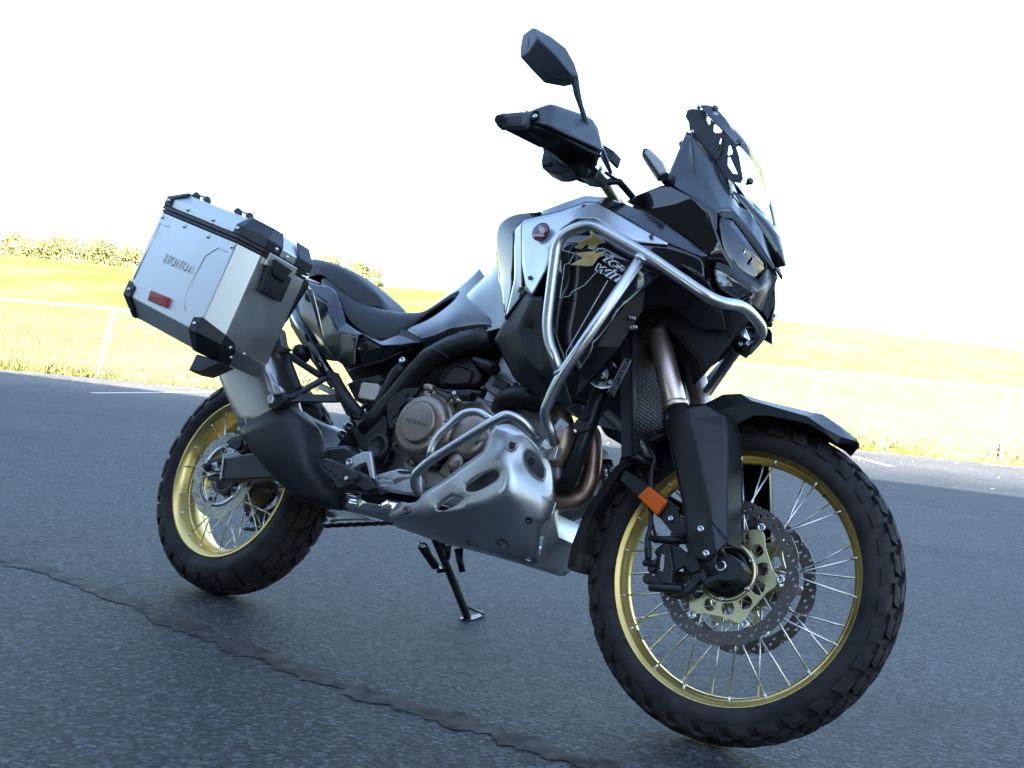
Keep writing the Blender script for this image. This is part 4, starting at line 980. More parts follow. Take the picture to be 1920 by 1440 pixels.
# main side fairing carrying the graphics
FV = dict(a=SCc(545, 300, -.290), b=SCc(700, 238, -.284), c=SCc(762, 240, -.284), d=SCc(1000, 378, -.286), e=SCc(1190, 390, -.280), f=SCc(1400, 470, -.262), g=SCc(1410, 588, -.255), g2=SCc(1290, 512, -.266), h=SCc(1155, 556, -.276), i=SCc(1010, 590, -.282), i2=SCc(1075, 634, -.278),
          j=SCc(900, 780, -.268), k=SCc(760, 1000, -.258), l=SCc(640, 1180, -.250), m=SCc(575, 1160, -.252), n=SCc(540, 1020, -.262), o=SCc(500, 900, -.270), p=SCc(500, 560, -.286), q=SCc(560, 560, -.282), r=SCc(820, 330, -.292), s=SCc(600, 330, -.300), t=SCc(560, 400, -.300), u=SCc(960, 520, -.296), v=SCc(790, 620, -.276), w=SCc(590, 700, -.272))
facets('side_fairing', FV, [('a', 'b', 'r', 's'), ('b', 'c', 'r'), ('c', 'd', 'u', 'r'), ('d', 'e', 'h', 'u'), ('e', 'f', 'g2', 'h'), ('f', 'g', 'g2'), ('u', 'h', 'i2', 'i'), ('a', 's', 't', 'p'), ('s', 'r', 'u', 't'), ('t', 'u', 'i', 'v', 'w', 'q'), ('p', 't', 'q'), ('q', 'w', 'n', 'o', 'p'), ('w', 'v', 'k', 'm', 'n'), ('v', 'i', 'i2', 'j', 'k'), ('k', 'l', 'm')],
       GLOSS, bike, soft=0.35, mir=.6, bevel=.004, seg=3)
# inner black filler behind fairing and frame head
facets('inner_fairing', dict(a=SCc(1060, 600, -.22), b=SCc(1290, 520, -.22), c=SCc(1420, 600, -.20), d=SCc(1500, 720, -.17), e=SCc(1540, 900, -.15), f=SCc(1400, 900, -.14), g=SCc(1200, 760, -.15), h=SCc(1040, 780, -.17), i=SCc(900, 1000, -.2), j=SCc(640, 1300, -.2), k=SCc(700, 1000, -.22)),
       [('a', 'b', 'c', 'h'), ('c', 'd', 'g', 'h'), ('d', 'e', 'f', 'g'), ('a', 'h', 'i', 'k'), ('k', 'i', 'j')], MATTE, bike)
uc = ((1000, 640), (1440, 560), (1700, 700), (1690, 830), (1590, 950), (1545, 1010), (1400, 1180), (1380, 1080), (1180, 860), (1020, 960), (860, 1100), (820, 1060))
m = MB(); P = [W(*SCc(x, y), -.13) for x, y in uc]; c_ = sum(P, Vector()) / len(P)
m.prism(P, [Vector((p.x - .085, 0, p.z + .01)) for p in P])
m.build('under_cowl', MATTE, bike, bevel=.01)
# radiator shroud
facets('radiator_shroud', dict(a=SCc(342, 665, -.268), b=SCc(217, 838, -.245), c=SCc(152, 960, -.225), d=SCc(185, 1025, -.22), e=SCc(280, 1205, -.22), f=SCc(380, 1262, -.215), g=SCc(430, 1295, -.215), h=SCc(600, 1352, -.21), i=SCc(612, 1330, -.215), j=SCc(560, 1168, -.245), k=SCc(470, 980, -.262), l=SCc(435, 900, -.268), m=SCc(440, 700, -.285), n=SCc(378, 695, -.280),
       o=SCc(300, 900, -.262), p=SCc(330, 1050, -.258), q=SCc(430, 1150, -.250), r=SCc(370, 880, -.256)),
       [('a', 'n', 'o', 'b'), ('b', 'o', 'c'), ('c', 'o', 'p', 'd'), ('d', 'p', 'e'), ('e', 'p', 'q', 'f'), ('f', 'q', 'g'), ('n', 'm', 'l', 'r', 'o'), ('l', 'k', 'q', 'r'), ('o', 'r', 'p'), ('r', 'q', 'p'), ('q', 'k', 'j', 'i', 'g'), ('g', 'i', 'h')], MATTE, bike, soft=0.45, mir=True, bevel=.005, seg=3)
# dark core behind the cowl and fairing
P = [W(*p) for p in ((1180, 392, -.19), (1240, 356, -.16), (1290, 300, -.11), (1318, 280, -.085), (1350, 318, -.078), (1385, 380, -.070), (1425, 450, -.035), (1435, 500, -.03), (1420, 545, -.05), (1385, 575, -.09), (1300, 570, -.17), (1230, 520, -.21), (1170, 440, -.22))]
m = MB(); m.prism(P, [Vector((p.x - .03, 0, p.z)) for p in P]); m.build('cowl_core', MATTE, bike)
# upper side fairing, black
facets('upper_fairing', dict(a=SCc(940, 130, -0.232), b=SCc(1000, 95, -0.235), c=SCc(1175, 25, -0.236), d=SCc(1358, 118, -0.242), e=SCc(1440, 200, -0.236), f=SCc(1490, 330, -0.222), g=SCc(1530, 450, -0.2), h=SCc(1600, 560, -0.145), i=SCc(1720, 640, -0.11), j=SCc(1700, 720, -0.11), k=SCc(1600, 740, -0.125), l=SCc(1480, 720, -0.155), m=SCc(1400, 600, -0.18), n=SCc(1424, 458, -0.222), o=SCc(1180, 272, -0.234), p=SCc(1040, 184, -0.236), q=SCc(1270, 140, -0.24), r=SCc(1070, 178, -0.238)),
       [('a', 'b', 'c', 'q', 'r'), ('c', 'd', 'q'), ('a', 'r', 'p'), ('r', 'q', 'o', 'p'), ('q', 'd', 'e', 'f', 'n', 'o'), ('f', 'g', 'n'), ('n', 'g', 'h', 'm'), ('m', 'h', 'k', 'l'), ('h', 'i', 'j', 'k')], GLOSS, bike, soft=0.45, mir=.1, bevel=.004, seg=3)
P = [W(*SCc(x, y, Y)) for x, y, Y in ((1275, 505, -.272), (1408, 586, -.262), (1300, 580, -.268))]
m = MB(); m.tube(P, .0018, 6); o = m.build('fairing_crease', GLOSS2, bike)
# nose cowl
facets('nose_cowl', dict(a=SB(1306, 700, -.110), a2=SB(1282, 690, -.110), b=SB(1160, 978, -.190), c=SB(1338, 1073, -.210), d=S3(385, 250, -.196), e=S3(440, 232, -.180), f=S3(545, 238, -.150), g=S3(620, 310, -.130), h=S3(760, 480, -.105), i=S3(900, 680, -.072), j=S3(1022, 872, -.040),
       k=SB(1345, 728, -.100), l=SB(1450, 850, -.094), m=SB(1530, 965, -.088), n=S3(640, 110, -.080), o=S3(770, 270, -.080), p=S3(880, 440, -.055), q=S3(950, 640, -.030), r=S3(385, 470, -.205), s=S3(460, 700, -.19), t=SB(1400, 980, -.162), u=SB(1338, 960, -.172), v=S3(1030, 868, 0)),
       [('a', 'k', 'l', 't', 'u'), ('a', 'u', 'b', 'a2'), ('u', 'c', 'b'), ('u', 't', 'e', 'd', 'c'), ('t', 'l', 'm', 'f', 'e'), ('m', 'n', 'g', 'f'), ('n', 'o', 'h', 'g'), ('o', 'p', 'i', 'h'), ('p', 'q', 'j', 'i'), ('d', 'r', 'c'), ('q', 'v', 'j')], GLOSS2, bike, soft=0.55, mir=.45, bevel=.004, seg=3, th=.005)
P = [W(*p) for p in (S3(570, 0, -.115), S3(640, 110, -.098), S3(770, 270, -.078), S3(880, 440, -.053), S3(950, 640, -.028), S3(1030, 868, 0))]
rows = [P, [Vector((p.x + .02, p.y * .5, p.z + .004)) for p in P], [Vector((p.x + .028, 0, p.z + .006)) for p in P]]
m = MB(); m.grid(rows + [[Vector((p.x, -p.y, p.z)) for p in r] for r in (rows[1], rows[0])]); m.build('nose_centre', GLOSS, bike, solid=.003)
# black eyelid along the top of the headlight
facets('headlight_eyelid', dict(a=S3(388, 262, -.192), b=S3(432, 234, -.184), c=S3(545, 240, -.152), d=S3(620, 312, -.132), e=S3(760, 482, -.107), f=S3(905, 690, -.074), g=S3(1027, 880, -.040), h=S3(1000, 884, -.046), i=S3(860, 700, -.084), j=S3(700, 480, -.120), k=S3(580, 325, -.148), l=S3(530, 300, -.160), m=S3(430, 296, -.188)),
       [('a', 'b', 'm'), ('b', 'c', 'l', 'm'), ('c', 'd', 'k', 'l'), ('d', 'e', 'j', 'k'), ('e', 'f', 'i', 'j'), ('f', 'g', 'h', 'i')], MATTE, bike, mir=.35, bevel=.002)
LZ = [(420, 330, -.188), (450, 297, -.180), (535, 302, -.158), (585, 340, -.146), (700, 490, -.118), (850, 700, -.084), (932, 815, -.060), (935, 880, -.052), (905, 965, -.052), (840, 1008, -.062), (740, 950, -.100), (650, 895, -.128), (530, 785, -.158), (470, 690, -.174), (438, 560, -.186), (424, 440, -.190)]
def lens(name, pts, sheet, bulge, mat_, back):
    P = [W(*sheet(*p)) for p in pts]; c = sum(P, Vector()) / len(P); nrm = Vector((.55, -.80, .22)).normalized()
    mid = [p.lerp(c, .45) + nrm * bulge * .8 for p in P]; cc = c + nrm * bulge
    m = MB(); n = len(P); m.add(P + mid + [cc], [(i, (i + 1) % n, n + (i + 1) % n, n + i) for i in range(n)] + [(n + i, n + (i + 1) % n, 2 * n) for i in range(n)], smooth=True)
    o = m.build(name, mat_, bike, solid=.003); o.modifiers.new('s', 'SUBSURF').render_levels = 2
    m = MB(); ins = [p.lerp(c, .06) - nrm * .008 for p in P]; inn = [p.lerp(c, .55) - nrm * back for p in P]
    m.add(ins + inn + [c - nrm * back], [(i, (i + 1) % n, n + (i + 1) % n, n + i) for i in range(n)] + [(n + i, n + (i + 1) % n, 2 * n) for i in range(n)], smooth=True)
    return o, m, c, nrm
hl, m, c, nrm = lens('headlight', LZ, S3, .008, GLASS, .05); bk = m.build('headlight_housing', DARK, hl)
for t, r in ((.35, .022), (.62, .018)):
    q = W(*S3(480, 480, -.175)).lerp(W(*S3(850, 900, -.08)), t) - nrm * .022
    m = MB(); m.lathe([(0, r * .4), (.004, r * .8), (.014, r), (.016, r * .9)], q, nrm, 24); m.build('projector', CHROMEL, hl)
rimp = [W(*S3(*p)) for p in LZ]; m = MB(); m.tube(rimp + [rimp[0]], .0022, 6); o = m.build('headlight_rim', GLOSS, hl)
for q in (hl,): 
    l2 = mirror_of(q, k=.25)
    for ch in list(hl.children): mirror_of(ch, l2, k=.25)
DZ = [(352, 890, -.204), (375, 857, -.202), (560, 965, -.176), (768, 1106, -.134), (812, 1130, -.124), (660, 1243, -.136), (530, 1165, -.162), (420, 1092, -.186), (372, 990, -.198)]
dl, m, c, nrm = lens('daytime_light', DZ, S3, .003, GLASS, .03); m.build('light_bowl', CHROMEL, dl)
rr_ = random.Random(4); m = MB()
P = [W(*S3(*p)) for p in DZ]
for i in range(5):
    for j in range(3):
        q = P[1].lerp(P[4], (i + .5) / 5.5).lerp(P[8].lerp(P[5], (i + .5) / 5), (j + .5) / 3) - nrm * .013
        u = Vector((rr_.uniform(-1, 1), rr_.uniform(-1, 1), rr_.uniform(-1, 1))).normalized(); m.box(q, (.012, .008, .010), u.to_track_quat('Z', 'Y').to_matrix())
m.build('reflector_facets', CHROMEL, dl)
m = MB(); m.tube(P + [P[0]], .0018, 6); m.build('light_rim', GLOSS, dl)
d2 = mirror_of(dl, k=.15)
for ch in list(dl.children): mirror_of(ch, d2, k=.15)
facets('chin_cowl', dict(a=S3(935, 880, -.055), b=S3(965, 1010, -.030), c=S3(968, 1090, -.028), d=S3(930, 1170, -.035), e=S3(845, 1342, -.050), f=S3(690, 1252, -.110), g=S3(812, 1132, -.104), h=S3(880, 1085, -.080), i=S3(840, 1012, -.068), j=S3(352, 870, -.200), k=S3(650, 900, -.135), l=S3(530, 790, -.164), m=S3(440, 640, -.192), n=S3(660, 1246, -.128), o=S3(420, 1096, -.182), p=S3(360, 990, -.200), t1=S3(768, 1100, -.120), t2=S3(560, 958, -.166)),
       [('a', 'b', 'h', 'i'), ('b', 'c', 'd', 'h'), ('h', 'd', 'e', 'f', 'g'), ('i', 'h', 'g', 'k'), ('m', 'l', 't2', 'j'), ('l', 'k', 't1', 't2'), ('k', 'g', 't1')], MATTE, bike, soft=0.5, mir=.15, bevel=.004)
facets('chin_centre', dict(a=S3(935, 880, -.055), b=S3(965, 1010, -.030), c=S3(968, 1090, -.028), d=S3(930, 1170, -.035), e=S3(845, 1342, -.050), a1=S3(975, 870, 0), b1=S3(1000, 1005, 0), e1=S3(900, 1370, 0)),
       [('a', 'b', 'b1', 'a1'), ('b', 'c', 'd', 'e', 'e1', 'b1')], DARK, bike, mir=.2, bevel=.002)
# under-cowl cloth and lower edge pieces beside the fork
# ------------------------------------------------ windscreen and its carrier
ol = SS(S1, [(300, 172), (350, 150), (440, 156), (500, 165), (560, 250), (640, 330), (760, 440), (905, 600), (960, 760), (1022, 1055), (992, 1112), (925, 1100), (800, 1040), (715, 930), (640, 810), (560, 730), (450, 600), (380, 520), (352, 462), (335, 380), (328, 330), (282, 252)])
hs = [SS(S1, h) for h in ([(542, 240), (560, 232), (592, 300), (592, 352), (572, 356), (540, 290)], [(632, 352), (655, 348), (745, 430), (732, 465), (662, 466), (632, 430)], [(722, 530), (742, 530), (736, 612), (705, 612)],
      [(830, 622), (852, 622), (880, 700), (880, 742), (838, 760), (818, 738)], [(824, 775), (850, 770), (958, 1000), (900, 992), (826, 880)])]
plateh('screen_carrier', [p[:2] for p in ol], [[p[:2] for p in h] for h in hs], -.090, .004, DARK, bike, mir=False, tilt=(1.35, .10))
plateh('height_slot', SS(S1, [(705, 515), (725, 498), (750, 505), (755, 540), (735, 720), (715, 800), (690, 790)]), [SS(S1, [(722, 530), (742, 530), (722, 700), (700, 700)])], -.096, .003, SATIN, bike, mir=False, tilt=(1.35, .10))
facets('screen_edge_plate', dict(a=S1(470, 128, -.096), b=S1(560, 128, -.085), c=S1(640, 150, -.075), d=S1(695, 192, -.07), e=S1(792, 300, -.066), f=S1(900, 490, -.066), g=S1(960, 600, -.07), h=S1(908, 606, -.088), i=S1(760, 440, -.094), j=S1(640, 325, -.096), k=S1(540, 215, -.098)),
       [('a', 'b', 'c', 'k'), ('c', 'd', 'e', 'j', 'k'), ('e', 'f', 'i', 'j'), ('f', 'g', 'h', 'i')], GLOSS2, bike, mir=False, bevel=.001, th=.003)
rows = []
for e, yy, bx in (((1283, 97), -.078, .022), ((1291, 150), -.082, .024), ((1299, 192), -.085, .026), ((1332, 207), -.080, .028), ((1362, 238), -.074, .030), ((1385, 278), -.072, .030), ((1398, 330), -.075, .030), ((1412, 385), -.070, .028), ((1428, 440), -.05, .02)):
    A = W(*e, yy); rows.append([A + Vector((bx * (1 - (k / 4 - 1) ** 2), -yy * k / 4, 0)) if k <= 4 else None for k in range(9)])
    for k in range(5, 9): q = rows[-1][8 - k]; rows[-1][k] = Vector((q.x, -q.y, q.z))
m = MB(); m.grid(rows); m.build('windscreen', SMOKE, bike, sub=1)
for x, y, Y in ((456, 142, -.104), (380, 455, -.100)): bolt(W(*S1(x, y, Y)), (0, -1, .1), .0055, BOLTM, bike, h=.004)
for x, y, Y in ((655, 172, -.074), (950, 588, -.070), (1085, 1062, -.066)):
    m = MB(); m.lathe([(-.012, .004), (-.002, .004), (-.002, .0085), (.004, .0085), (.006, .005)], W(*S1(x, y, Y)), (.75, -.5, .3), 18, caps=True); o = m.build('screen_screw', DBOLT, bike)
for x, y, Y in ((662, 245, -.080),):
    m = MB(); m.lathe([(0, .007), (.003, .007), (.003, .0002)], W(*S1(x, y, Y)), (.6, -.7, .3), 14); m.build('screen_grommet', LEDL, bike)
# cockpit panel behind the screen
facets('cockpit_panel', dict(a=SB(1306, 720, -.155), b=SB(1300, 800, -.150), c=SB(1250, 918, -.13), d=SB(1160, 930, -.15), e=SB(1165, 975, -.172), f=SB(1338, 980, -.172)), [('a', 'b', 'f'), ('b', 'c', 'f'), ('c', 'd', 'e', 'f')], MATTE, bike, mir=True, bevel=.003)
m = MB(); c0 = W(*SB(1270, 860), -.10); m.box(Vector((c0.x + .02, 0, c0.z)), (.03, .24, .12), Matrix.Rotation(-.5, 3, 'Y')); m.build('instrument_display', SATIN, bike, bevel=.006)
# front turn signals
def blinker(mir_):
    A = W(*SB(1040, 785), -.245); B = W(*SB(1150, 935), -.245)
    P = px(SS(SB, [(1038, 775), (1062, 775), (1085, 790), (1150, 855), (1170, 900), (1168, 925), (1125, 950), (1100, 915), (1050, 840), (1028, 805)]), -.250)
    m = MB(); m.prism(P, [p + Vector((-.012, .022, 0)) for p in P]); o = m.build('turn_signal', SATIN, bike, bevel=.005, seg=3)
    P = px(SS(SB, [(1048, 785), (1066, 785), (1084, 800), (1148, 862), (1163, 900), (1158, 915), (1128, 930), (1104, 895), (1060, 830), (1045, 808)]), -.256)
    m = MB(); m.prism(P, [p + Vector((0, .008, 0)) for p in P]); l = m.build('signal_lens', LEDL, o, bevel=.003)
    m = MB(); m.tube([W(*SB(1150, 935, -.245)), W(*SB(1175, 960, -.20)), W(*SB(1230, 970, -.13))], [.012, .014, .014], 12); s = m.build('signal_stalk', HOSE, o)
    q = mirror_of(o)
    for ch in (l, s): mirror_of(ch, q)
blinker(True)
# ------------------------------------------------ badge and graphics
bc = W(*SCc(428, 310), -.2985); bn = Vector((-.04, -1, .05)).normalized()
be = frame_from(bc, Vector((1, -.04, 0)), bn.cross(Vector((1, -.04, 0))))
m = MB(); m.lathe([(-.004, .0225), (0, .0235), (.002, .0230)], (0, 0, 0), (0, 0, 1), 40); m.lathe([(.002, .0230), (.0015, .0215)], (0, 0, 0), (0, 0, 1), 40); bad = m.build('badge', SATIN, bike); bad.matrix_local = be
m = MB(); m.lathe([(.0012, .0218), (.0026, .018), (.0034, .009), (.0036, .0001)], (0, 0, 0), (0, 0, 1), 40); m.build('badge_disc', BADGE, bad)
wing = []
for (x0, y0, x1, y1, w_) in ((-.010, .0145, .0125, .003, .0021), (-.0095, .0112, .0128, .0002, .0021), (-.008, .0080, .0125, -.0022, .0021), (-.006, .0050, .0115, -.0042, .0020), (-.003, .0022, .009, -.0052, .0018)):
    wing.append([(x0, y0), (x0 + .002, y0 + w_ * .3), (x1 * .5, (y0 + y1) / 2 + w_ * .55), (x1, y1 + w_ * .4), (x1 + .001, y1 - w_ * .4), (x1 * .5, (y0 + y1) / 2 - w_ * .45)])
wing.append([(.010, .0045), (.0140, .001), (.0145, -.003), (.0105, -.006), (.004, -.0065), (.002, -.0050), (.009, -.0045)])
me = flat2d(wing, .0006); o = link('wing_emblem', me, WHITEP, bad); o.location = (0, 0, .0038)
me = text_mesh('HONDA', .0075, .0006, sx=1.25, bold=.00025); o = link('badge_lettering', me, WHITEP, bad); o.location = (-.001, -.0115, .0034)
def decal(name, polys, y, mat_, lift=0):
    """printed marks, laid 0.4 mm proud of the fairing"""
    o = plateh(name, polys[0], polys[1:], y - lift, .0006, mat_, bike)
    return o
# printed outlines A / T
Yg = -.3035
A_o = [(572, 368), (675, 343), (745, 352), (738, 298), (810, 370), (762, 382), (738, 415), (690, 380), (655, 395), (690, 368), (665, 370)]
def grow(poly, d):
    n = len(poly); out = []
    ar = sum(poly[i][0] * poly[(i + 1) % n][1] - poly[(i + 1) % n][0] * poly[i][1] for i in range(n)); s = 1 if ar > 0 else -1
    for i in range(n):
        p0, p1, p2 = poly[i - 1], poly[i], poly[(i + 1) % n]
        e1 = (p1[0] - p0[0], p1[1] - p0[1]); e2 = (p2[0] - p1[0], p2[1] - p1[1]); l1 = sqrt(e1[0] ** 2 + e1[1] ** 2); l2 = sqrt(e2[0] ** 2 + e2[1] ** 2)
        n1 = (e1[1] / l1 * s, -e1[0] / l1 * s); n2 = (e2[1] / l2 * s, -e2[0] / l2 * s); k = 1 + n1[0] * n2[0] + n1[1] * n2[1]; k = max(k, .35)
        out.append((p1[0] + (n1[0] + n2[0]) / k * d, p1[1] + (n1[1] + n2[1]) / k * d))
    return out
glyphs = [([(572, 370), (668, 368), (735, 338), (722, 300), (808, 372), (775, 378), (745, 415), (715, 405), (725, 385), (700, 382), (670, 408), (640, 402), (672, 376)], GOLDP),
          ([(608, 508), (690, 470), (640, 440), (745, 432), (818, 446), (770, 462), (735, 510), (705, 512)], GOLDP),
          ([(560, 415), (640, 432), (612, 468)], None)]
for g, mt in glyphs:
    if mt is None: continue
    decal('letter_outline', [SS(SCc, grow(g, 4))], Yg, WHITEP); decal('letter_fill', [SS(SCc, g)], Yg, mt, .0008)
def stroke(name, pts, w, y=Yg, mat_=WHITEP):
    m = MB(); m.tube([W(*(p if len(p) == 3 else (*p, y))) for p in pts], w, 5); return m.build(name, mat_, bike)
def lettering(name, txt, A, B, h, y, fill, outl):
    A = W(*A, y); B = W(*B, y); ex = B - A
    for nm, mt, bd, lf in (('lettering_outline', outl, .0016, 0), ('lettering', fill, 0.0, .0007)):
        me = text_mesh(txt, h, .0005, shear=.35, bold=bd, align='LEFT'); w = max(v.co.x for v in me.vertices) - min(v.co.x for v in me.vertices)
        for v in me.vertices: v.co.x *= ex.length / w
        o = link(nm, me, mt, bike); o.matrix_local = frame_from(A + Vector((0, -lf, 0)), ex, Vector((0, -1, 0)).cross(ex))
lettering('model', 'frica', SCc(752, 410), SCc(935, 545), .030, Yg, GLOSS, WHITEP)
lettering('model', 'win', SCc(752, 505), SCc(905, 590), .032, Yg, GLOSS, WHITEP)
for pts in ([(553, 418), (628, 440), (598, 500), (572, 506), (542, 708), (600, 695), (618, 668), (690, 630), (765, 548), (840, 575), (905, 602)], [(830, 603), (582, 1030), (580, 1110)]):
    stroke('pinstripe', [SCc(x, y, Yg + .004 + (.035 * max(0, (y - 560) / 600))) for x, y in pts], .0010)
# ================================================================ handlebar, mirror, hand guard (right) and their left twins
m = MB(); m.tube(fillet([W(*p) for p in (S2(1395, 950, -.30), S2(1440, 1010, -.28), S2(1500, 1080, -.25), S2(1640, 1290, -.16))] + [Vector((1.14, -.05, 1.06)), Vector((1.14, .05, 1.06))], .05, 5)[:-3], .0125, 16); hb = m.build('handlebar', GOLDC, bike); mirror_of(hb)
c0 = W(*S2(1640, 1290, -.16))
m = MB(); m.tube([c0, Vector((c0.x + .03, -.05, c0.z - .03)), Vector((c0.x + .03, .05, c0.z - .03)), Vector((c0.x, .16, c0.z))], .0135, 12); m.build('handlebar_centre', GOLDC, bike)
hg = dict(a=S2(555, 310, -.462), b=S2(545, 195, -.462), b2=S2(595, 212, -.458), c=S2(700, 165, -.442), d=S2(835, 122, -.420), e=S2(885, 128, -.412), f=S2(1190, 232, -.355), g=S2(1290, 275, -.338), h=S2(1345, 310, -.330), i=S2(1410, 410, -.335), j=S2(1460, 640, -.350), k=S2(1462, 672, -.355), l=S2(1000, 460, -.445), m=S2(820, 372, -.470),
          q=S2(720, 330, -.464))
facets('hand_guard', hg, [('a', 'b', 'b2', 'q'), ('b2', 'c', 'd', 'm', 'q'), ('d', 'e', 'm'), ('a', 'q', 'm'), ('e', 'f', 'l', 'm'), ('f', 'g', 'h', 'i', 'l'), ('i', 'j', 'k', 'l')], GUARDM, bike, soft=0.4, mir=True, bevel=.008, seg=3, th=.005)
for off, nm, mt in ((0, 'guard_lip', DARK), (48, 'guard_lip', MATTE)):
    P = [S2(x, y + off * (1 if x > 600 else .6), Y) for x, y, Y in ((550, 330, -.460), (690, 350, -.458), (850, 400, -.448), (1000, 468, -.428), (1200, 570, -.395), (1440, 690, -.345))]
    m = MB(); m.tube([W(*p) for p in P], .0048, 8); o = m.build(nm, mt, bike); mirror_of(o)
facets('guard_underside', dict(a=S2(200, 370, -.48), b=S2(560, 340, -.455), c=S2(1000, 480, -.425), d=S2(1440, 700, -.342), e=S2(1400, 850, -.30), f=S2(1100, 880, -.32), g=S2(880, 700, -.36), h=S2(730, 620, -.40), i=S2(330, 425, -.46)),
       [('a', 'b', 'i'), ('b', 'c', 'h', 'i'), ('c', 'd', 'e', 'f', 'g', 'h')], MATTE, bike, soft=0.4, mir=True, bevel=.004)
P = SS(S2, [(190, 330), (215, 240), (270, 208), (320, 212), (500, 195), (560, 200), (600, 225), (560, 330), (520, 378), (330, 378), (215, 388), (185, 350)], -.478)
ob = plate('guard_end_bracket', P, None, .02, GUARDM, bike, bevel=.005, mir=True)
m = MB(); m.cyl(W(*S2(238, 300, -.488)), W(*S2(238, 300, -.470)), .0125, 24, ch=.002); o = m.build('bar_end', SATIN, bike); mirror_of(o)
m = MB(); m.lathe([(0, .0035), (-.004, .0035), (-.004, .0001)], W(*S2(238, 298, -.4885)), (0, -1, 0), 10); o = m.build('bar_end_socket', HOSE, bike)
plate('bracket_recess', SS(S2, [(300, 270), (330, 262), (490, 245), (490, 345), (300, 355)], -.4795), None, .003, MATTE, bike, bevel=.001)
m = MB(); m.lathe([(0, .0125), (.006, .0125), (.006, .009), (.002, .009), (.002, .0001)], W(*S2(672, 262, -.466)), (0, -1, 0), 24); m.build('guard_boss', HOSE, bike); bolt(W(*S2(665, 262, -.470)), (0, -1, 0), .0062, BOLTM, bike, h=.005)
m = MB(); m.cyl(W(*S2(240, 300, -.47)), W(*S2(760, 560, -.41)), .016, 20, ch=.002); o = m.build('grip', HOSE, bike); mirror_of(o)
# switchgear and controls
for pts, Y, th, mt in (([(745, 690), (850, 740), (880, 800), (1000, 820), (1090, 900), (950, 935), (860, 935), (735, 875), (728, 800)], -.36, .05, MATTE), ([(740, 560), (900, 620), (1300, 780), (1420, 900), (1380, 1010), (1200, 990), (1080, 900), (860, 800), (750, 700)], -.33, .05, MATTE), ([(1170, 830), (1320, 880), (1290, 960), (1200, 940)], -.34, .02, DARK), ([(735, 800), (850, 790), (850, 850), (735, 850)], -.365, .012, DARK)):
    plate('switch_housing', SS(S2, pts, Y), None, th, mt, bike, bevel=.004, mir=True)
m = MB(); m.tube(spline([W(*S2(x, y, Y)) for x, y, Y in ((1100, 910, -.33), (1200, 1000, -.31), (1400, 1050, -.28), (1640, 1040, -.24), (1700, 1080, -.22), (1840, 1240, -.16))], 6), .0085, 12); m.tube(spline([W(*S2(x, y, Y)) for x, y, Y in ((1500, 930, -.28), (1620, 1010, -.25), (1690, 1040, -.23))], 5), .0045, 10)
o = m.build('control_cables', HOSE, bike); mirror_of(o)
m = MB(); m.tube(spline([W(*S2(x, y, -.37)) for x, y in ((840, 600), (815, 650), (830, 720), (880, 780), (940, 820))], 5), .0022, 8); o = m.build('switch_wire', HOSE, bike); mirror_of(o)
plate('brake_reservoir', SS(S2, [(1465, 585), (1608, 672), (1570, 790), (1545, 800), (1500, 720), (1470, 660)], -.25), None, .04, MATTE, bike, bevel=.004, mir=True)
plate('guard_stay', SS(S2, [(1465, 620), (1500, 690), (1560, 850), (1585, 930), (1550, 950), (1440, 760), (1445, 700)], -.30), None, .006, GLOSS2, bike, bevel=.002, mir=True)
bolt(W(*S2(1448, 880, -.31)), (.5, -1, 0), .005, BOLTM, bike)
# mirror
MS = dict(a=SB(415, 100, -.455), b=SB(440, 103, -.452), c=SB(520, 150, -.440), d=SB(605, 215, -.420), e=SB(655, 300, -.405), f=SB(677, 370, -.395), g=SB(680, 400, -.392), h=SB(635, 408, -.400), i=SB(525, 388, -.425), j=SB(460, 320, -.445), k=SB(388, 240, -.465), l=SB(388, 190, -.465), m=SB(400, 120, -.460),
          n=SB(440, 165, -.480), o=SB(540, 260, -.455), p=SB(620, 360, -.420))
for sg in (1, -1):
    P = {k: W(*v) for k, v in MS.items()}
    m = MB(); keys = list('abcdefghijklm'); n = len(keys); back = Vector((-.030, .012, -.004))
    ring = [P[k] for k in keys]; rb = [p + back for p in ring]; cen = Vector((.012, -.014, 0))
    vs = ring + rb + [P['n'] + cen * .3, P['o'] + cen * .3, P['p'] + cen * .3]
    ix = {k: i for i, k in enumerate(keys)}; N_, O_, P_ = 2 * n, 2 * n + 1, 2 * n + 2
    fs = [(ix['a'], ix['b'], ix['c'], N_), (ix['c'], ix['d'], O_, N_), (ix['d'], ix['e'], ix['f'], P_, O_), (ix['f'], ix['g'], ix['h'], P_), (ix['h'], ix['i'], O_, P_), (ix['i'], ix['j'], O_), (ix['j'], ix['k'], N_, O_), (ix['k'], ix['l'], ix['m'], N_), (ix['m'], ix['a'], N_), tuple(range(2 * n - 1, n - 1, -1))]
    fs += [(i, (i + 1) % n, n + (i + 1) % n, n + i) for i in range(n)]
    if sg < 0: vs = [Vector((v.x, -v.y, v.z)) for v in vs]
    m.add(vs, fs); mo = m.build('mirror', GUARDM, bike, bevel=.006, seg=3)
    c = sum(rb, Vector()) / n; gl = [c + (p - c) * .88 + Vector((-.0015, 0, 0)) for p in rb]
    if sg < 0: gl = [Vector((v.x, -v.y, v.z)) for v in gl]
    MB().add(gl, [tuple(range(n))]).build('mirror_glass', MIRG, mo)
    st = [W(*p) for p in (SB(650, 380, -.40), SB(665, 470, -.385), SB(685, 540, -.375), SB(705, 600, -.365), SB(760, 780, -.33))]
    if sg < 0: st = [Vector((v.x, -v.y, v.z)) for v in st]
    m = MB(); m.tube(st, [.0095, .0085, .0062, .0062, .0062], 14); m.build('mirror_stem', SATIN, mo)

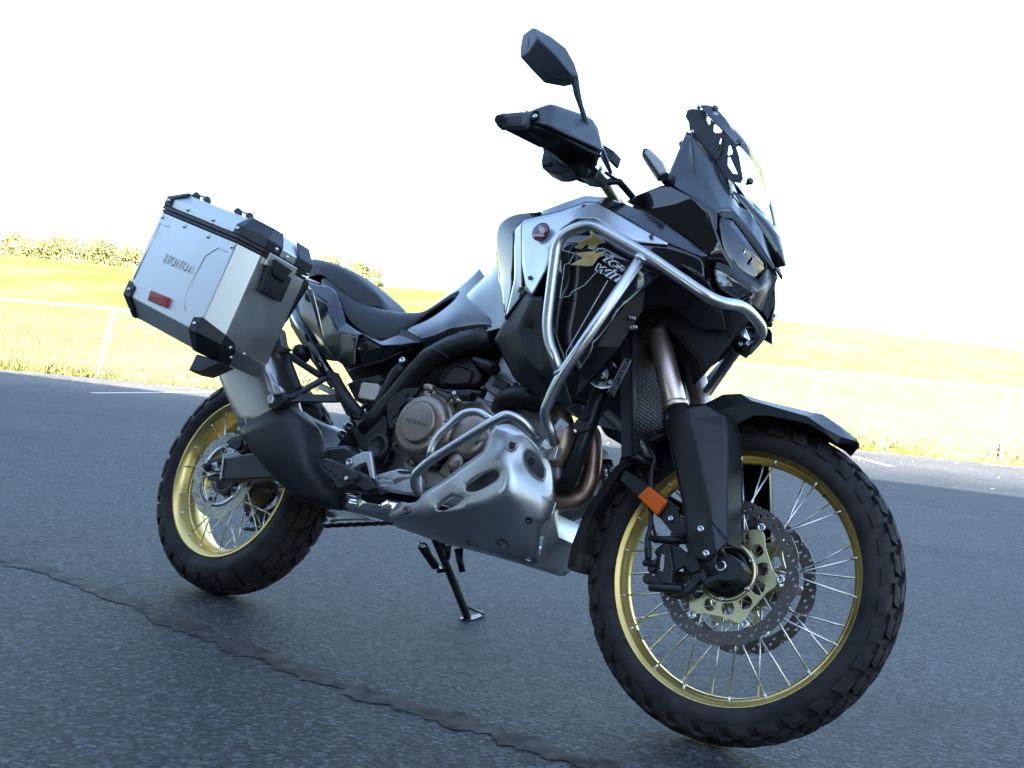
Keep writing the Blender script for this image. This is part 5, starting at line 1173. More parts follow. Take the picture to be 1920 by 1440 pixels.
# ================================================================ frame
def limb(name, pts, mat_, r, flat=1.0, mir=True, corner=.03):
    """pressed frame member: rounded tube, pts [(px,py,y)], r list of radii"""
    m = MB(); P = [W(*p) for p in pts]; m.tube(P, r, 14); o = m.build(name, mat_, bike)
    if mir: mirror_of(o)
    return o
limb('main_frame_spar', spl := [SH(1640, 640, -.16), SH(1500, 668, -.165), SH(1350, 715, -.165), SH(1200, 790, -.165), SH(1090, 900, -.160), SH(960, 1060, -.155), SH(850, 1190, -.15), SH(760, 1290, -.145)], MATTE, [.030, .030, .030, .029, .027, .026, .028, .032])
limb('seat_stay', [SH(1040, 815, -.150), SH(980, 880, -.158), SH(920, 970, -.158), SH(860, 1080, -.155), SH(800, 1170, -.15)], MATTE, [.018, .016, .014, .014, .018])
bolt(W(*SH(1018, 806, -.172)), (0, -1, .1), .0105, BOLTM, bike, h=.008)
m = MB(); m.tube([W(*SH(1210, 722, -.197)), W(*SH(1270, 745, -.197)), W(*SH(1335, 788, -.195))], .002, 6); m.build('spar_seam', HOSE, bike)
# pivot plate area
plate('swingarm_pivot_plate', SS(SDd, [(360, 510), (420, 490), (510, 500), (530, 560), (520, 680), (545, 720), (520, 800), (470, 830), (400, 760), (350, 700), (330, 620)], -.165), None, .05, MATTE, bike, bevel=.006, mir=True)
m = MB(); m.lathe([(0, .036), (.008, .036), (.012, .030), (.012, .024), (.008, .022), (.008, .0001)], W(*SDd(483, 706, -.172)), (0, -1, 0), 32); o = m.build('pivot_cap', MATTE, bike); mirror_of(o)
m = MB(); m.lathe([(0.001, .0095), (.0015, .0095), (-.006, .009), (-.006, .0001)], W(*SDd(383, 592, -.1665)), (0, -1, 0), 20); m.build('frame_hole', HOSE, bike)
limb('subframe_strut', [SH(490, 880, -.155), SH(560, 960, -.158), SH(640, 1090, -.158), SH(700, 1180, -.155)], SATIN, [.013, .015, .017, .020])
plate('subframe_gusset', SS(SH, [(500, 880), (545, 880), (640, 1070), (720, 1150), (700, 1210), (620, 1180), (560, 1060)], -.172), None, .02, DARK, bike, bevel=.004, mir=True)
plate('heel_guard', SS(SDd, [(525, 440), (560, 400), (630, 352), (728, 347), (700, 390), (650, 430), (600, 480), (570, 590), (545, 600), (527, 540)], -.185), None, .012, MATTE, bike, bevel=.003)
for x, y in ((640, 388), (560, 512)): 
    m = MB(); m.lathe([(0, .007), (.002, .007), (-.003, .0045), (-.003, .0001)], W(*SDd(x, y, -.187)), (0, -1, 0), 16); m.build('guard_screw', DBOLT, bike)
# passenger peg bracket: welded triangle
def strut(name, a, b, w, y0, y1, mat_=SATIN, d=.018):
    A = W(*a, y0); B = W(*b, y1); dv = (B - A).normalized(); nn = dv.cross(Vector((0, 1, 0))).normalized() * w / 2; t = Vector((0, d, 0))
    m = MB(); m.prism([A + nn, B + nn, B - nn, A - nn], [A + nn + t, B + nn + t, B - nn + t, A - nn + t]); return m.build(name, mat_, bike, bevel=.004, seg=2)
strut('peg_bracket_strut', S5(745, 1060), S5(1440, 1060), .024, -.295, -.185)
strut('peg_bracket_strut', S5(770, 1060), S5(1290, 770), .026, -.292, -.180)
strut('peg_bracket_strut', S5(700, 420), S5(900, 940), .020, -.25, -.26)
strut('peg_bracket_strut', S5(700, 430), S5(1210, 760), .018, -.25, -.18)
strut('peg_bracket_strut', S5(1200, 895), S5(1420, 1000), .018, -.12, -.12, ALUCAST)
plate('passenger_peg', SS(S5, [(465, 705), (505, 695), (600, 870), (690, 920), (710, 975), (680, 1010), (580, 1020), (520, 960), (480, 790)], -.318), None, .014, ALUCAST, bike, bevel=.003)
for i in range(11): 
    t = i / 10; m = MB(); m.cyl(W(*S5(530 + 75 * t, 720 + 250 * t, -.318)), W(*S5(530 + 75 * t, 720 + 250 * t, -.321)), .0022, 6); m.build('peg_tooth', ALUCAST, bike)
plate('peg_hinge', SS(S5, [(505, 1010), (560, 980), (680, 1000), (760, 1080), (720, 1130), (600, 1230), (520, 1190), (505, 1100)], -.308), None, .03, SATIN, bike, bevel=.004)
plate('peg_cap', SS(S5, [(505, 1050), (540, 1000), (575, 1010), (590, 1060), (560, 1140), (520, 1150)], -.316), None, .01, ALUCAST, bike, bevel=.003)
# helmet lock / horn like round bush seen under the case, tail details
m = MB(); m.lathe([(-.03, .020), (0, .021), (.012, .018), (.020, .010), (.022, .0001)], W(*S5(950, 440, -.16)), (-.3, -1, .2), 24, caps=False); m.build('mount_bush', HOSE, bike)
limb('subframe_rail', [SH(230, 420, -.15), SH(330, 600, -.155), SH(430, 780, -.155), SH(500, 900, -.155)], GLOSS, [.014, .014, .016, .016])
facets('rear_mudguard', dict(a=SH(200, 300, -.10), b=SH(330, 520, -.11), c=SH(480, 800, -.11), d=SH(600, 960, -.10), e=SH(520, 1000, -.09), f=SH(380, 800, -.09), g=SH(240, 560, -.09)), [('a', 'b', 'g'), ('b', 'c', 'f', 'g'), ('c', 'd', 'e', 'f')], SATIN, bike, mir=True)
shell('undertail', [[SH(250, 420, -.12), SH(300, 300, -.11)], [SH(460, 740, -.13), SH(470, 320, -.12)], [SH(640, 860, -.14), SH(650, 560, -.13)], [SH(1000, 740, -.14), SH(1000, 640, -.12)], [SH(1400, 700, -.12), SH(1420, 520, -.12)]], MATTE, bike, dz=.02, sub=0)
# swingarm
m = MB(); Q = [(440, 575), (620, 545), (700, 600), (800, 680), (1000, 500), (1180, 505), (1300, 520), (1300, 640), (1170, 700), (800, 712), (430, 712), (436, 650)]
plate('swingarm', SS(SE, [(440, 575), (615, 545), (720, 552), (1170, 510), (1260, 560), (1260, 680), (1170, 720), (760, 700), (430, 712)], -.155), None, .035, mat('swingarm_grey', (.05, .055, .062), .38, metal=.3, rvar=.06, noise=.15, nscale=8), bike, bevel=.007, seg=3, mir=True)
plate('swingarm_end', SS(SE, [(340, 590), (430, 570), (445, 580), (440, 700), (425, 715), (345, 710), (345, 690), (430, 680), (430, 605), (345, 612)], -.150), None, .02, SATIN, bike, bevel=.003, mir=True)
m = MB(); m.tube([W(*SE(x, y, -.158)) for x, y in ((446, 572), (442, 610), (436, 650), (430, 690), (424, 712))], .0030, 8); m.build('weld_bead', ALUCAST, bike)
plate('axle_block', SS(SE, [(345, 615), (405, 600), (405, 672), (345, 690)], -.152), None, .02, ALU, bike, bevel=.002, mir=True)
m = MB(); c = W(*SE(358, 636, -.158)); m.lathe([(0, .014), (.004, .014)], c, (0, -1, 0), 24, caps=True); m.lathe([(.004, .0115), (.014, .0115), (.015, .010)], c, (0, -1, 0), 6, caps=True, smooth=False); m.lathe([(.014, .0075), (.020, .0075), (.021, .006)], c, (0, -1, 0), 16, caps=True); m.build('rear_axle_nut', DBOLT, bike)
m = MB(); m.cyl(W(*SE(380, 650, -.157)), W(*SE(430, 652, -.157)), .004, 12); m.lathe([(0, .007), (.006, .007)], W(*SE(402, 651, -.157)), W(*SE(430, 652, -.157)) - W(*SE(380, 650, -.157)), 6, caps=True); m.build('chain_adjuster', BOLTM, bike)
m = MB(); m.cyl((0, -.15, .3335), (0, .15, .3335), .011, 16); m.build('rear_axle', BOLTM, bike)
# rear caliper
plate('rear_caliper', SS(SE, [(455, 470), (520, 440), (560, 430), (580, 460), (595, 540), (540, 555), (500, 520), (470, 510)], -.118), None, .05, SATIN, bike, bevel=.006)
m = MB(); m.lathe([(0, .017), (.01, .017), (.013, .014)], W(*SE(548, 500, -.13)), (0, -1, 0), 20, caps=True); m.build('caliper_piston', HOSE, bike); bolt(W(*SE(540, 405, -.12)), (0, -1, 0), .006, BOLTM, bike)
plate('caliper_mount', SS(SE, [(430, 555), (490, 540), (560, 550), (610, 545), (600, 600), (440, 600)], -.11), None, .01, DISCR, bike, bevel=.002)
# shock, linkage, chain and lower odds and ends
m = MB()
for i in range(9): m.lathe([(0, .040), (.006, .045), (.012, .040)], Vector((.36, -.0, .50)) + Vector((.13, 0, .22)) * (i / 9) * 1.0, Vector((.13, 0, .22)), 20)
m.build('shock_spring', SATIN, bike); m = MB(); m.cyl((.34, 0, .44), (.52, 0, .80), .028, 20); m.build('shock_body', ALUCAST, bike)
plate('inner_guard', SS(SDd, [(0, 480), (60, 530), (80, 640), (110, 700), (270, 690), (330, 700), (400, 760), (480, 830), (580, 830), (600, 900), (440, 900), (280, 860), (110, 780), (0, 700)], -.10), None, .2, SATIN, bike, bevel=.01)
plate('linkage_arm', SS(SL1, [(915, 795), (930, 780), (1100, 805), (1400, 860), (1560, 925), (1300, 920), (990, 930), (930, 960), (890, 900)], -.045), None, .02, ALUCAST, bike, bevel=.004)
m = MB(); m.lathe([(0, .008), (.006, .008), (.006, .003), (0, .003)], W(*SL1(948, 850, -.05)), (0, -1, 0), 18); m.build('linkage_bolt', DBOLT, bike)
# chain: links as one run
lk = flat2d([[(.0135 * cos(t) + (.0048 if cos(t) > 0 else -.0048) * 1.0, (.0058 + .0 * cos(t)) * sin(t)) for t in [2 * pi * k / 16 for k in range(16)]], ], .0022)
def run(A, B, n, y):
    for i in range(n):
        t = (i + .5) / n; p = A.lerp(B, t); ang = atan2((B - A).z, (B - A).x)
        o = link('chain_link', lk, None, bike); o.rotation_euler = (pi / 2, -ang, 0); o.location = (p.x, y + (.004 if i % 2 else -.004), p.z)
lk.materials.append(mat('chain_steel', (.10, .09, .08), .5, metal=.8, noise=.4, nscale=50))
ca0 = W(560, 990, .1); ca1 = W(740, 982, .1); run(ca0 + (ca0 - ca1) * .6, ca1, 34, .1); run(Vector((.02, 0, .44)), Vector((.62, 0, .43)), 38, .1)
# side stand
ft = W(*SL2(990, 1290, .34)); tp = W(*SL2(560, 270, .14)); kn = W(*SL2(690, 640, .20))
gfoot = GW(*SL2(990, 1295)); gf = RWI @ (gfoot - Vector((0, 0, .0027)))
tp = W(*SL2(570, 250, .12)); d_ = (gf - tp)
m = MB(); m.tube([tp, tp + d_ * .42, tp + d_ * .985], [.0135, .0120, .0115], 16); m.prism([tp + d_ * t + Vector(o_) for t, o_ in ((0, (-.022, 0, 0)), (.40, (-.018, 0, 0)), (.44, (.0, 0, 0)), (0, (.02, 0, 0)))], [tp + d_ * t + Vector(o_) for t, o_ in ((0, (-.022, .012, 0)), (.40, (-.018, .012, 0)), (.44, (.0, .012, 0)), (0, (.02, .012, 0)))]); ss = m.build('side_stand', SATIN, bike)
def gb(x, y, z=.004): return RWI @ (GW(*SL2(x, y), z) - Vector((0, 0, .0027)))
fp = [gb(885, 1275), gb(930, 1268), gb(1080, 1240), gb(1190, 1210), gb(1212, 1248), gb(1150, 1275), gb(1060, 1305), gb(960, 1312), gb(890, 1300)]
gn = RWI @ Vector((0, 0, 1)); m = MB(); m.prism(fp, [p - gn * .003 for p in fp]); m.build('stand_foot', SATIN, ss, bevel=.001)
m = MB(); m.tube([tp + d_ * .82, gb(1190, 1225, .012), gb(1195, 1240, .004)], .0042, 10); m.build('stand_brace', SATIN, ss)
sa = tp + d_ * .02 + Vector((-.062, 0, -.01)); sb = tp + d_ * .40 + Vector((-.040, 0, 0)); ax_ = (sb - sa)
m = MB(); m.tube([sa, sa + ax_ * .12], .002, 8); m.tube([sa + ax_ * .16, sa + ax_ * .82], .0135, 16); m.build('spring_sleeve', HOSE, ss)
for t0 in (.10, .78):
    m = MB(); m.tube([sa + ax_ * (t0 + .16 * k / 40) + Vector((cos(k * .75) * .0105, sin(k * .75) * .0105, 0)) for k in range(41)], .0019, 6); m.build('stand_spring', BOLTM, ss)
m = MB(); m.cyl(sb - Vector((.004, 0, .002)), sb + Vector((.030, .0, .008)), .0065, 12); m.build('spring_pin', SATIN, ss)
m = MB(); m.tube([W(*SL2(735, 320, .12)), W(*SL2(712, 500, .14))], .0072, 10, caps=True); m.build('drain_hose', HOSE, bike)
m = MB(); m.tube([W(*SL2(860, 360, .10)), W(*SL2(885, 540, .11)), W(*SL2(915, 680, .12))], [.0125, .0095, .0085], 10); m.build('drain_hose', HOSE, bike)

# ================================================================ engine
plate('engine_block', SS(SDd, [(400, 520), (520, 420), (700, 360), (940, 340), (1180, 440), (1260, 420), (1430, 480), (1560, 560), (1560, 900), (1300, 1000), (900, 1000), (640, 960), (560, 900), (420, 800)], -.14), None, .26, ENG, bike, bevel=.012)
plate('cylinder', SS(SDd, [(1100, 420), (1215, 140), (1330, 300), (1300, 480), (1260, 560), (1100, 560)], -.13), None, .24, ENGL, bike, bevel=.008)
m = MB()
for i in range(5):
    a = W(*SDd(1228 + i * 2, 160 + i * 2, -.1335)); 
plate('cylinder_bracket', SS(SDd, [(1170, 250), (1310, 330), (1275, 400), (1225, 425), (1100, 350)], -.150), None, .02, ENG, bike, bevel=.004)
plate('cylinder_bracket', SS(SDd, [(1190, 285), (1262, 322), (1235, 368), (1150, 330)], -.156), None, .008, SATIN, bike, bevel=.003)
for x, y in ((1165, 255), (1300, 330), (1215, 420), (1105, 350)): bolt(W(*SDd(x, y, -.155)), (0, -1, 0), .006, DBOLT, bike)
ringloft('ignition_connector', [(SDd(1040, 165), SDd(1045, 190), -.165, .010), (SDd(1085, 165), SDd(1060, 215), -.165, .016), (SDd(1150, 185), SDd(1105, 245), -.165, .020), (SDd(1200, 215), SDd(1150, 270), -.165, .020)], SATIN, bike)
plate('cam_cover', SS(SDd, [(850, 230), (950, 165), (1020, 160), (1100, 260), (1070, 330), (960, 345), (830, 335)], -.150), None, .2, MATTE, bike, bevel=.008)
plate('cam_cover_panel', SS(SDd, [(860, 300), (900, 240), (960, 215), (1035, 245), (1015, 320), (940, 330), (862, 322)], -.158), None, .01, DARK, bike, bevel=.004)
m = MB(); m.tube([W(*SDd(x, y, -.162)) for x, y in ((855, 318), (862, 285), (905, 228), (950, 208), (1020, 235))], .002, 6); m.build('panel_groove', HOSE, bike)
# clutch cover
cc = W(*SDd(752, 585, -.200)); ct = W(*SDd(716, 556, -.232)); nx = Vector((0, -1, 0))
m = MB(); m.lathe([(-.06, .0865), (-.004, .0865), (0, .0850), (.002, .081), (.006, .079), (.014, .0775), (.022, .072), (.025, .060)], cc, nx, 56, caps=True); m.build('clutch_cover', BRONZE, bike)
m = MB(); m.lathe([(-.018, .054), (-.004, .052), (.001, .0505), (.004, .0485), (.0045, .046), (.0045, .0001)], ct, nx, 56); cvr = m.build('clutch_cap', BRONZE, bike)
m = MB(); m.lathe([(-.012, .0872), (-.012, .0885), (-.005, .0885), (-.005, .0872)], cc, nx, 56, close=True); m.build('cover_flange', ENG, bike)
for k in range(9):
    a = 2 * pi * k / 9 + .3; bolt(cc + Vector((.0915 * cos(a), -.001, .0915 * sin(a))), nx, .0058, DBOLT, bike, h=.007)
    m = MB(); m.cyl(cc + Vector((.0915 * cos(a), .05, .0915 * sin(a))), cc + Vector((.0915 * cos(a), .0, .0915 * sin(a))), .0088, 14); m.build('bolt_boss', BRONZE, bike)
for a, b_ in (((790, 640), (770, 700)), ((800, 560), (935, 540)), ((745, 660), (740, 760))):
    m = MB(); m.tube([W(*SDd(*a, -.226)), W(*SDd(*b_, -.212))], [.0032, .0022], 8); m.build('cover_rib', BRONZE, bike)
me = text_mesh('HONDA', .0155, .0012, sx=1.35, bold=.0004)
A = W(*SDd(640, 540, -.2370)); B = W(*SDd(775, 575, -.2370)); ex = B - A; w = max(v.co.x for v in me.vertices) - min(v.co.x for v in me.vertices)
for v in me.vertices: v.co.x *= ex.length / w
o = link('cast_lettering', me, ENG, cvr); o.matrix_local = frame_from((A + B) / 2, ex, Vector((0, -1, 0)).cross(ex))
m = MB(); m.cyl(W(*SDd(765, 430, -.195)), W(*SDd(788, 355, -.195)), .0125, 16); m.cyl(W(*SDd(782, 372, -.195)), W(*SDd(790, 335, -.195)), .0165, 16, ch=.002); m.build('release_shaft', BRONZE, bike)
m = MB(); m.tube([W(*SDd(800, 345, -.20)), W(*SDd(930, 385, -.20))], .003, 8); m.tube(spline([W(*SDd(x, y, -.195)) for x, y in ((920, 385), (1000, 375), (1100, 385))], 4), .0065, 10); m.build('clutch_cable', HOSE, bike)
bolt(W(*SDd(935, 382, -.205)), (0, -1, 0), .006, BOLTM, bike); bolt(W(*SDd(912, 398, -.205)), (0, -1, 0), .005, DBOLT, bike)
# second cover ahead of the clutch, water pipe and sump castings
m = MB(); m.lathe([(-.05, .058), (0, .058), (.006, .054), (.010, .040), (.010, .0001)], W(*SDd(1035, 640, -.190)), nx, 40); m.build('alternator_cover', BRONZE, bike)
plate('crankcase_cover', SS(SDd, [(900, 440), (980, 420), (1110, 430), (1190, 500), (1170, 720), (1120, 800), (1030, 780), (980, 860), (880, 900), (820, 860), (930, 700), (950, 560)], -.172), None, .05, BRONZE, bike, bevel=.010, seg=3)
plate('sump_cover', SS(SDd, [(620, 780), (700, 810), (830, 850), (930, 880), (850, 930), (760, 960), (700, 970), (640, 900)], -.165), None, .06, mat('worn_sump', (.30, .28, .26), .45, metal=.8, noise=.3, nscale=20, rvar=.1), bike, bevel=.006)
m = MB(); m.lathe([(-.02, .022), (0, .022), (.004, .020), (.004, .0001)], W(*SDd(940, 800, -.195)), nx, 28); m.lathe([(-.03, .032), (-.016, .032), (-.012, .029)], W(*SDd(945, 810, -.195)), nx, 28); m.build('oil_filter_cap', BRONZE, bike)
m = MB(); m.tube(fillet([W(*SDd(x, y, -.19)) for x, y in ((960, 440), (965, 405), (1000, 395), (1040, 398))], .02), .0085, 12); m.build('water_pipe', BOLTM, bike)
m = MB(); m.cyl(W(*SDd(975, 400, -.19)), W(*SDd(1040, 395, -.19)), .0125, 14, ch=.001); m.cyl(W(*SDd(1028, 395, -.19)), W(*SDd(1048, 400, -.19)), .0145, 14); m.build('hose_clamp', HOSE, bike)
m = MB(); P = spline([W(*SDd(x, y, Y)) for x, y, Y in ((1210, 500, -.15), (1235, 430, -.16), (1300, 400, -.17), (1400, 400, -.17), (1470, 440, -.15))], 8)
m.tube(P, [.024 + .0016 * (i % 2) for i in range(len(P))], 20); m.build('corrugated_hose', HOSE, bike)
m = MB(); m.tube([W(*SDd(1080, 700, -.185)), W(*SDd(1140, 640, -.185))], .016, 14); m.build('oil_line', ENG, bike)
# battery/electrics box and reservoir
plate('side_tray', SS(SDd, [(280, 320), (360, 290), (540, 260), (600, 240), (560, 330), (480, 440), (420, 470), (330, 420)], -.12), None, .1, MATTE, bike, bevel=.008)
plate('brake_fluid_reservoir', SS(SH, [(725, 958), (740, 952), (835, 962), (848, 975), (838, 1070), (815, 1085), (700, 1062)], -.165), None, .035, RESV, bike, bevel=.005)
plate('reservoir_lid', SS(SH, [(735, 935), (850, 900), (880, 935), (845, 965), (735, 952)], -.162), None, .04, MATTE, bike, bevel=.004)
m = MB(); m.tube(spline([W(*SH(x, y, -.15)) for x, y in ((760, 1080), (770, 1100), (740, 1130), (720, 1170))], 4), .006, 10); m.build('reservoir_hose', HOSE, bike)
# brake pedal, rider peg
plate('brake_pedal_arm', SS(SDd, [(275, 790), (330, 755), (385, 730), (430, 728), (440, 790), (452, 880), (470, 940), (445, 955), (425, 900), (400, 800), (360, 815), (300, 855), (280, 830)], -.205), None, .014, ALUCAST, bike, bevel=.005, seg=3)
m = MB(); m.lathe([(0, .010), (.003, .010), (.003, .0055), (0, .0055), (0, .0001)], W(*SDd(302, 796, -.207)), nx, 20); m.build('pedal_pivot', ALUCAST, bike)
plate('heel_plate', SS(SDd, [(455, 870), (600, 830), (700, 845), (735, 870), (735, 990), (640, 985), (470, 960), (455, 930)], -.185), None, .02, ALUCAST, bike, bevel=.006, seg=3)
plate('plate_slot', SS(SDd, [(595, 845), (690, 850), (695, 862), (620, 866), (595, 858)], -.1865), None, .002, HOSE, bike, bevel=0)
plate('plate_slot', SS(SDd, [(560, 905), (600, 885), (680, 885), (620, 900), (575, 925)], -.1865), None, .002, ENG, bike, bevel=0)
rr_ = random.Random(9)
for i in range(14):
    m = MB(); m.lathe([(0, .003), (.006, .0016), (.007, .0001)], W(*SDd(470 + (i % 5) * 20, 885 + (i // 5) * 28 + rr_.uniform(-4, 4), -.187)), (0, -1, .5), 7); m.build('pedal_tooth', BOLTM, bike)
P = [W(*SDd(x, y, -.262)) for x, y in ((110, 790), (150, 768), (240, 795), (330, 850), (420, 880), (465, 950), (400, 975), (330, 930), (230, 960), (200, 910), (130, 840))]
m = MB(); m.prism(P, [p + Vector((0, .03, 0)) for p in P]); pg = m.build('foot_peg', SATIN, bike, bevel=.005)
plate('peg_mount', SS(SDd, [(240, 870), (330, 840), (380, 860), (460, 950), (400, 980), (300, 960)], -.225), None, .05, SATIN, bike, bevel=.006)
for x, y, r in ((345, 885, .013), (345, 885, .007)): 
    m = MB(); m.lathe([(0, r), (.006, r), (.008, r * .8)], W(*SDd(x, y, -.262 - (.013 - r))), nx, 20, caps=True); m.build('peg_bolt', DARK, bike)
bolt(W(*SDd(287, 893, -.265)), nx, .006, BOLTM, bike)
for i in range(6):
    q = W(*SDd(125 + i * 30, 800 + i * 26, -.262)); m = MB(); m.cyl(q, q + Vector((0, 0, .008)), .004, 8); m.build('peg_cleat', SATIN, bike)
mirror_of(pg)
# ================================================================ exhaust
ringloft('exhaust_pipe', [(SDd(240, 985), SDd(250, 1085), -.150, .026), (SDd(350, 985), SDd(360, 1110), -.150, .028), (SDd(480, 1010), SDd(450, 1130), -.150, .028), (SDd(640, 1035), SDd(560, 1160), -.150, .028)], CHROME, bike, n=28)
facets('exhaust_resonator', dict(a=SDd(345, 1010, -.182), b=SDd(372, 985, -.176), c=SDd(550, 1025, -.176), d=SDd(488, 1100, -.184), e=SDd(365, 1070, -.186), f=SDd(400, 1035, -.192), g=SDd(490, 1050, -.192)), [('a', 'b', 'f'), ('b', 'c', 'g', 'f'), ('c', 'd', 'g'), ('d', 'e', 'f', 'g'), ('e', 'a', 'f')], CHROME, bike, soft=0.5, bevel=.004, seg=3)
ringloft('muffler', [(SE(410, -40), SE(760, -120), -.235, .055, 5), (SE(440, 20), SE(800, 20), -.235, .06, 5), (SE(520, 220), SE(850, 250), -.232, .06, 5), (SE(575, 360), SE(900, 330), -.230, .058, 4), (SE(615, 480), SE(930, 380), -.228, .055, 4)], MUFF, bike, n=32)
facets('muffler_edge', dict(a=SE(418, 0, -.250), b=SE(445, 0, -.285), c=SE(545, 230, -.288), d=SE(602, 452, -.285), e=SE(600, 470, -.262), f=SE(520, 230, -.25)), [('a', 'b', 'c', 'f'), ('f', 'c', 'd', 'e')], MUFF, bike, bevel=.002)
ec = ringloft('exhaust_cover', [(SE(598, 470), SE(905, 290), -.232, .068, 3.4), (SE(625, 500), SE(975, 385), -.232, .070, 3.2), (SE(690, 590), SE(1005, 500), -.228, .068, 3.6), (SE(760, 680), SE(1012, 620), -.220, .060, 3.2), (SE(830, 765), SE(1040, 680), -.208, .052, 2.8), (SE(900, 835), SE(1090, 735), -.195, .044, 2.4), (SE(1000, 870), SE(1130, 770), -.180, .040, 2), (SE(1130, 892), SE(1155, 785), -.165, .036, 2), (SE(1148, 890), SE(1166, 788), -.163, .036, 2)], DARK, bike, n=44)
facets('muffler_bracket', dict(a=SE(700, 335, -.285), b=SE(735, 315, -.284), c=SE(790, 325, -.282), d=SE(800, 300, -.281), e=SE(830, 300, -.281), f=SE(825, 330, -.283), g=SE(760, 345, -.286), h=SE(640, 400, -.289), i=SE(628, 395, -.288)), [('a', 'b', 'g'), ('b', 'c', 'f', 'g'), ('c', 'd', 'e', 'f'), ('a', 'g', 'h', 'i')], ALUCAST, bike, bevel=.002)
# headers at the front
def pipe(name, pts, r, mat_=EXH, k=8): m = MB(); m.tube(spline([W(*p) for p in pts], k), r, 24); return m.build(name, mat_, bike)
pipe('header_pipe', [SDd(1500, 500, -.10), SDd(1590, 540, -.13), SDd(1590, 640, -.14), SDd(1560, 740, -.14), SDd(1535, 820, -.12), SDd(1480, 930, -.08)], .021)
pipe('header_pipe', [SDd(1700, 560, -.05), SDd(1760, 640, -.06), SDd(1765, 780, -.06), SDd(1745, 900, -.06), SDd(1700, 990, -.06), SDd(1620, 1030, -.07), SDd(1520, 1020, -.08)], .021)
pipe('header_pipe', [SDd(1640, 1010, -.03), SDd(1560, 1040, -.05), SDd(1450, 1060, -.10)], .022)
m = MB(); m.box(W(*SDd(1560, 600, -.155)), (.03, .006, .05), Matrix.Rotation(.5, 3, 'Y')); m.build('heat_shield', ALUCAST, bike, bevel=.002)
m = MB(); m.cyl(W(*SDd(1790, 870, 0)), W(*SDd(1900, 870, .02)), .016, 18, ch=.002); m.cyl(W(*SDd(1830, 800, 0)), W(*SDd(1860, 940, 0)), .022, 18); m.build('cross_member', BOLTM, bike)
limb('down_tube', [SCc(1100, 640, -.10), SDd(1790, 420, -.11), SDd(1700, 680, -.11), SDd(1600, 950, -.11)], SATIN, [.022, .022, .021, .02])
# ================================================================ skid plate
SV = dict(a=SDd(1160, 610, -.228), b=SDd(1185, 580, -.230), c=SDd(1258, 563, -.228), d=SDd(1330, 600, -.222), e=SDd(1400, 665, -.205), f=SDd(1490, 765, -.165), g=SDd(1528, 850, -.145), h=SDd(1538, 1075, -.130), i=SDd(1490, 1140, -.135), j=SDd(1440, 1185, -.125),
          k=SDd(1110, 735, -.222), l=SDd(960, 835, -.212), m=SDd(880, 900, -.205), n=SDd(745, 985, -.195), o=SDd(715, 1042, -.192), p=SDd(612, 1045, -.182), q=SDd(535, 1112, -.178), r=SDd(545, 1145, -.160),
          s=SDd(1210, 775, -.240), t=SDd(1262, 840, -.242), u=SDd(1248, 960, -.238), v=SDd(1240, 1040, -.225), w=SDd(1320, 1120, -.190), x=SDd(800, 1110, -.190), y=SDd(850, 1170, -.150), z=SDd(1000, 1090, -.215), r2=SDd(600, 1185, -.085), y2=SDd(960, 1270, -.085), W2=SDd(1380, 1408, -.085), j2=SDd(1440, 1400, -.060),
          # slots in the flank
          s1=SDd(993, 938, -.218), s2=SDd(1148, 838, -.228), s3=SDd(1212, 850, -.232), s4=SDd(1206, 905, -.232), s5=SDd(1075, 978, -.224), s6=SDd(1002, 976, -.220),
          t1=SDd(806, 1084, -.200), t2=SDd(925, 996, -.206), t3=SDd(992, 1000, -.212), t4=SDd(984, 1042, -.214), t5=SDd(862, 1100, -.205),
          # window in the front face
          w1=SDd(1362, 715, -.208), w2=SDd(1440, 765, -.178), w3=SDd(1480, 850, -.160), w4=SDd(1465, 920, -.160), w5=SDd(1355, 815, -.205))
SFc = [('a', 'b', 'c', 's', 'k'), ('c', 'd', 'w1', 'w5', 't', 's'), ('d', 'e', 'w2', 'w1'), ('e', 'f', 'w3', 'w2'), ('f', 'g', 'w3'), ('g', 'h', 'w4', 'w3'), ('h', 'i', 'w', 'v', 'u'), ('u', 't', 'w5', 'w4', 'h'), ('i', 'j', 'w'),
       ('k', 's', 's2', 's1', 'l'), ('s', 't', 's3', 's2'), ('t', 'u', 's4', 's3'), ('u', 'z', 's5', 's4'), ('l', 's1', 's6', 't2', 'm'), ('s6', 's5', 'z', 't3', 't2'), ('m', 't2', 't1', 'n'), ('n', 't1', 'x', 'o'), ('o', 'x', 'q', 'p'), ('q', 'x', 'y', 'r'), ('t1', 't5', 'z', 'x'), ('t3', 't4', 'z'), ('t4', 't5', 'z'), ('z', 'u', 'v'), ('z', 'v', 'y', 'x'), ('r', 'y', 'y2', 'r2'), ('y', 'v', 'w', 'W2', 'y2'), ('w', 'j', 'j2', 'W2')]
keys = list(SV); idx = {k: i for i, k in enumerate(keys)}
sm = MB(); sm.add([W(*v) for v in SV.values()], [tuple(idx[k] for k in f) for f in SFc])
sk = sm.build('skid_plate', SKID, bike); bm_ = bmesh.new(); bm_.from_mesh(sk.data); bmesh.ops.recalc_face_normals(bm_, faces=bm_.faces); cl_ = bm_.edges.layers.float.new('crease_edge')
inv = {i: k for k, i in idx.items()}
for e_ in bm_.edges:
    a_, b_ = inv[e_.verts[0].index], inv[e_.verts[1].index]
    if e_.is_boundary: e_[cl_] = 1.0
    elif {a_, b_} <= set('stuvk') : e_[cl_] = .7
    else: e_[cl_] = .2
bm_.to_mesh(sk.data); bm_.free()
ms_ = sk.modifiers.new('s', 'SUBSURF'); ms_.levels = 2; ms_.render_levels = 2
t = sk.modifiers.new('t', 'SOLIDIFY'); t.thickness = .006; t.offset = 0
for p in sk.data.polygons: p.use_smooth = True
mirror_of(sk)
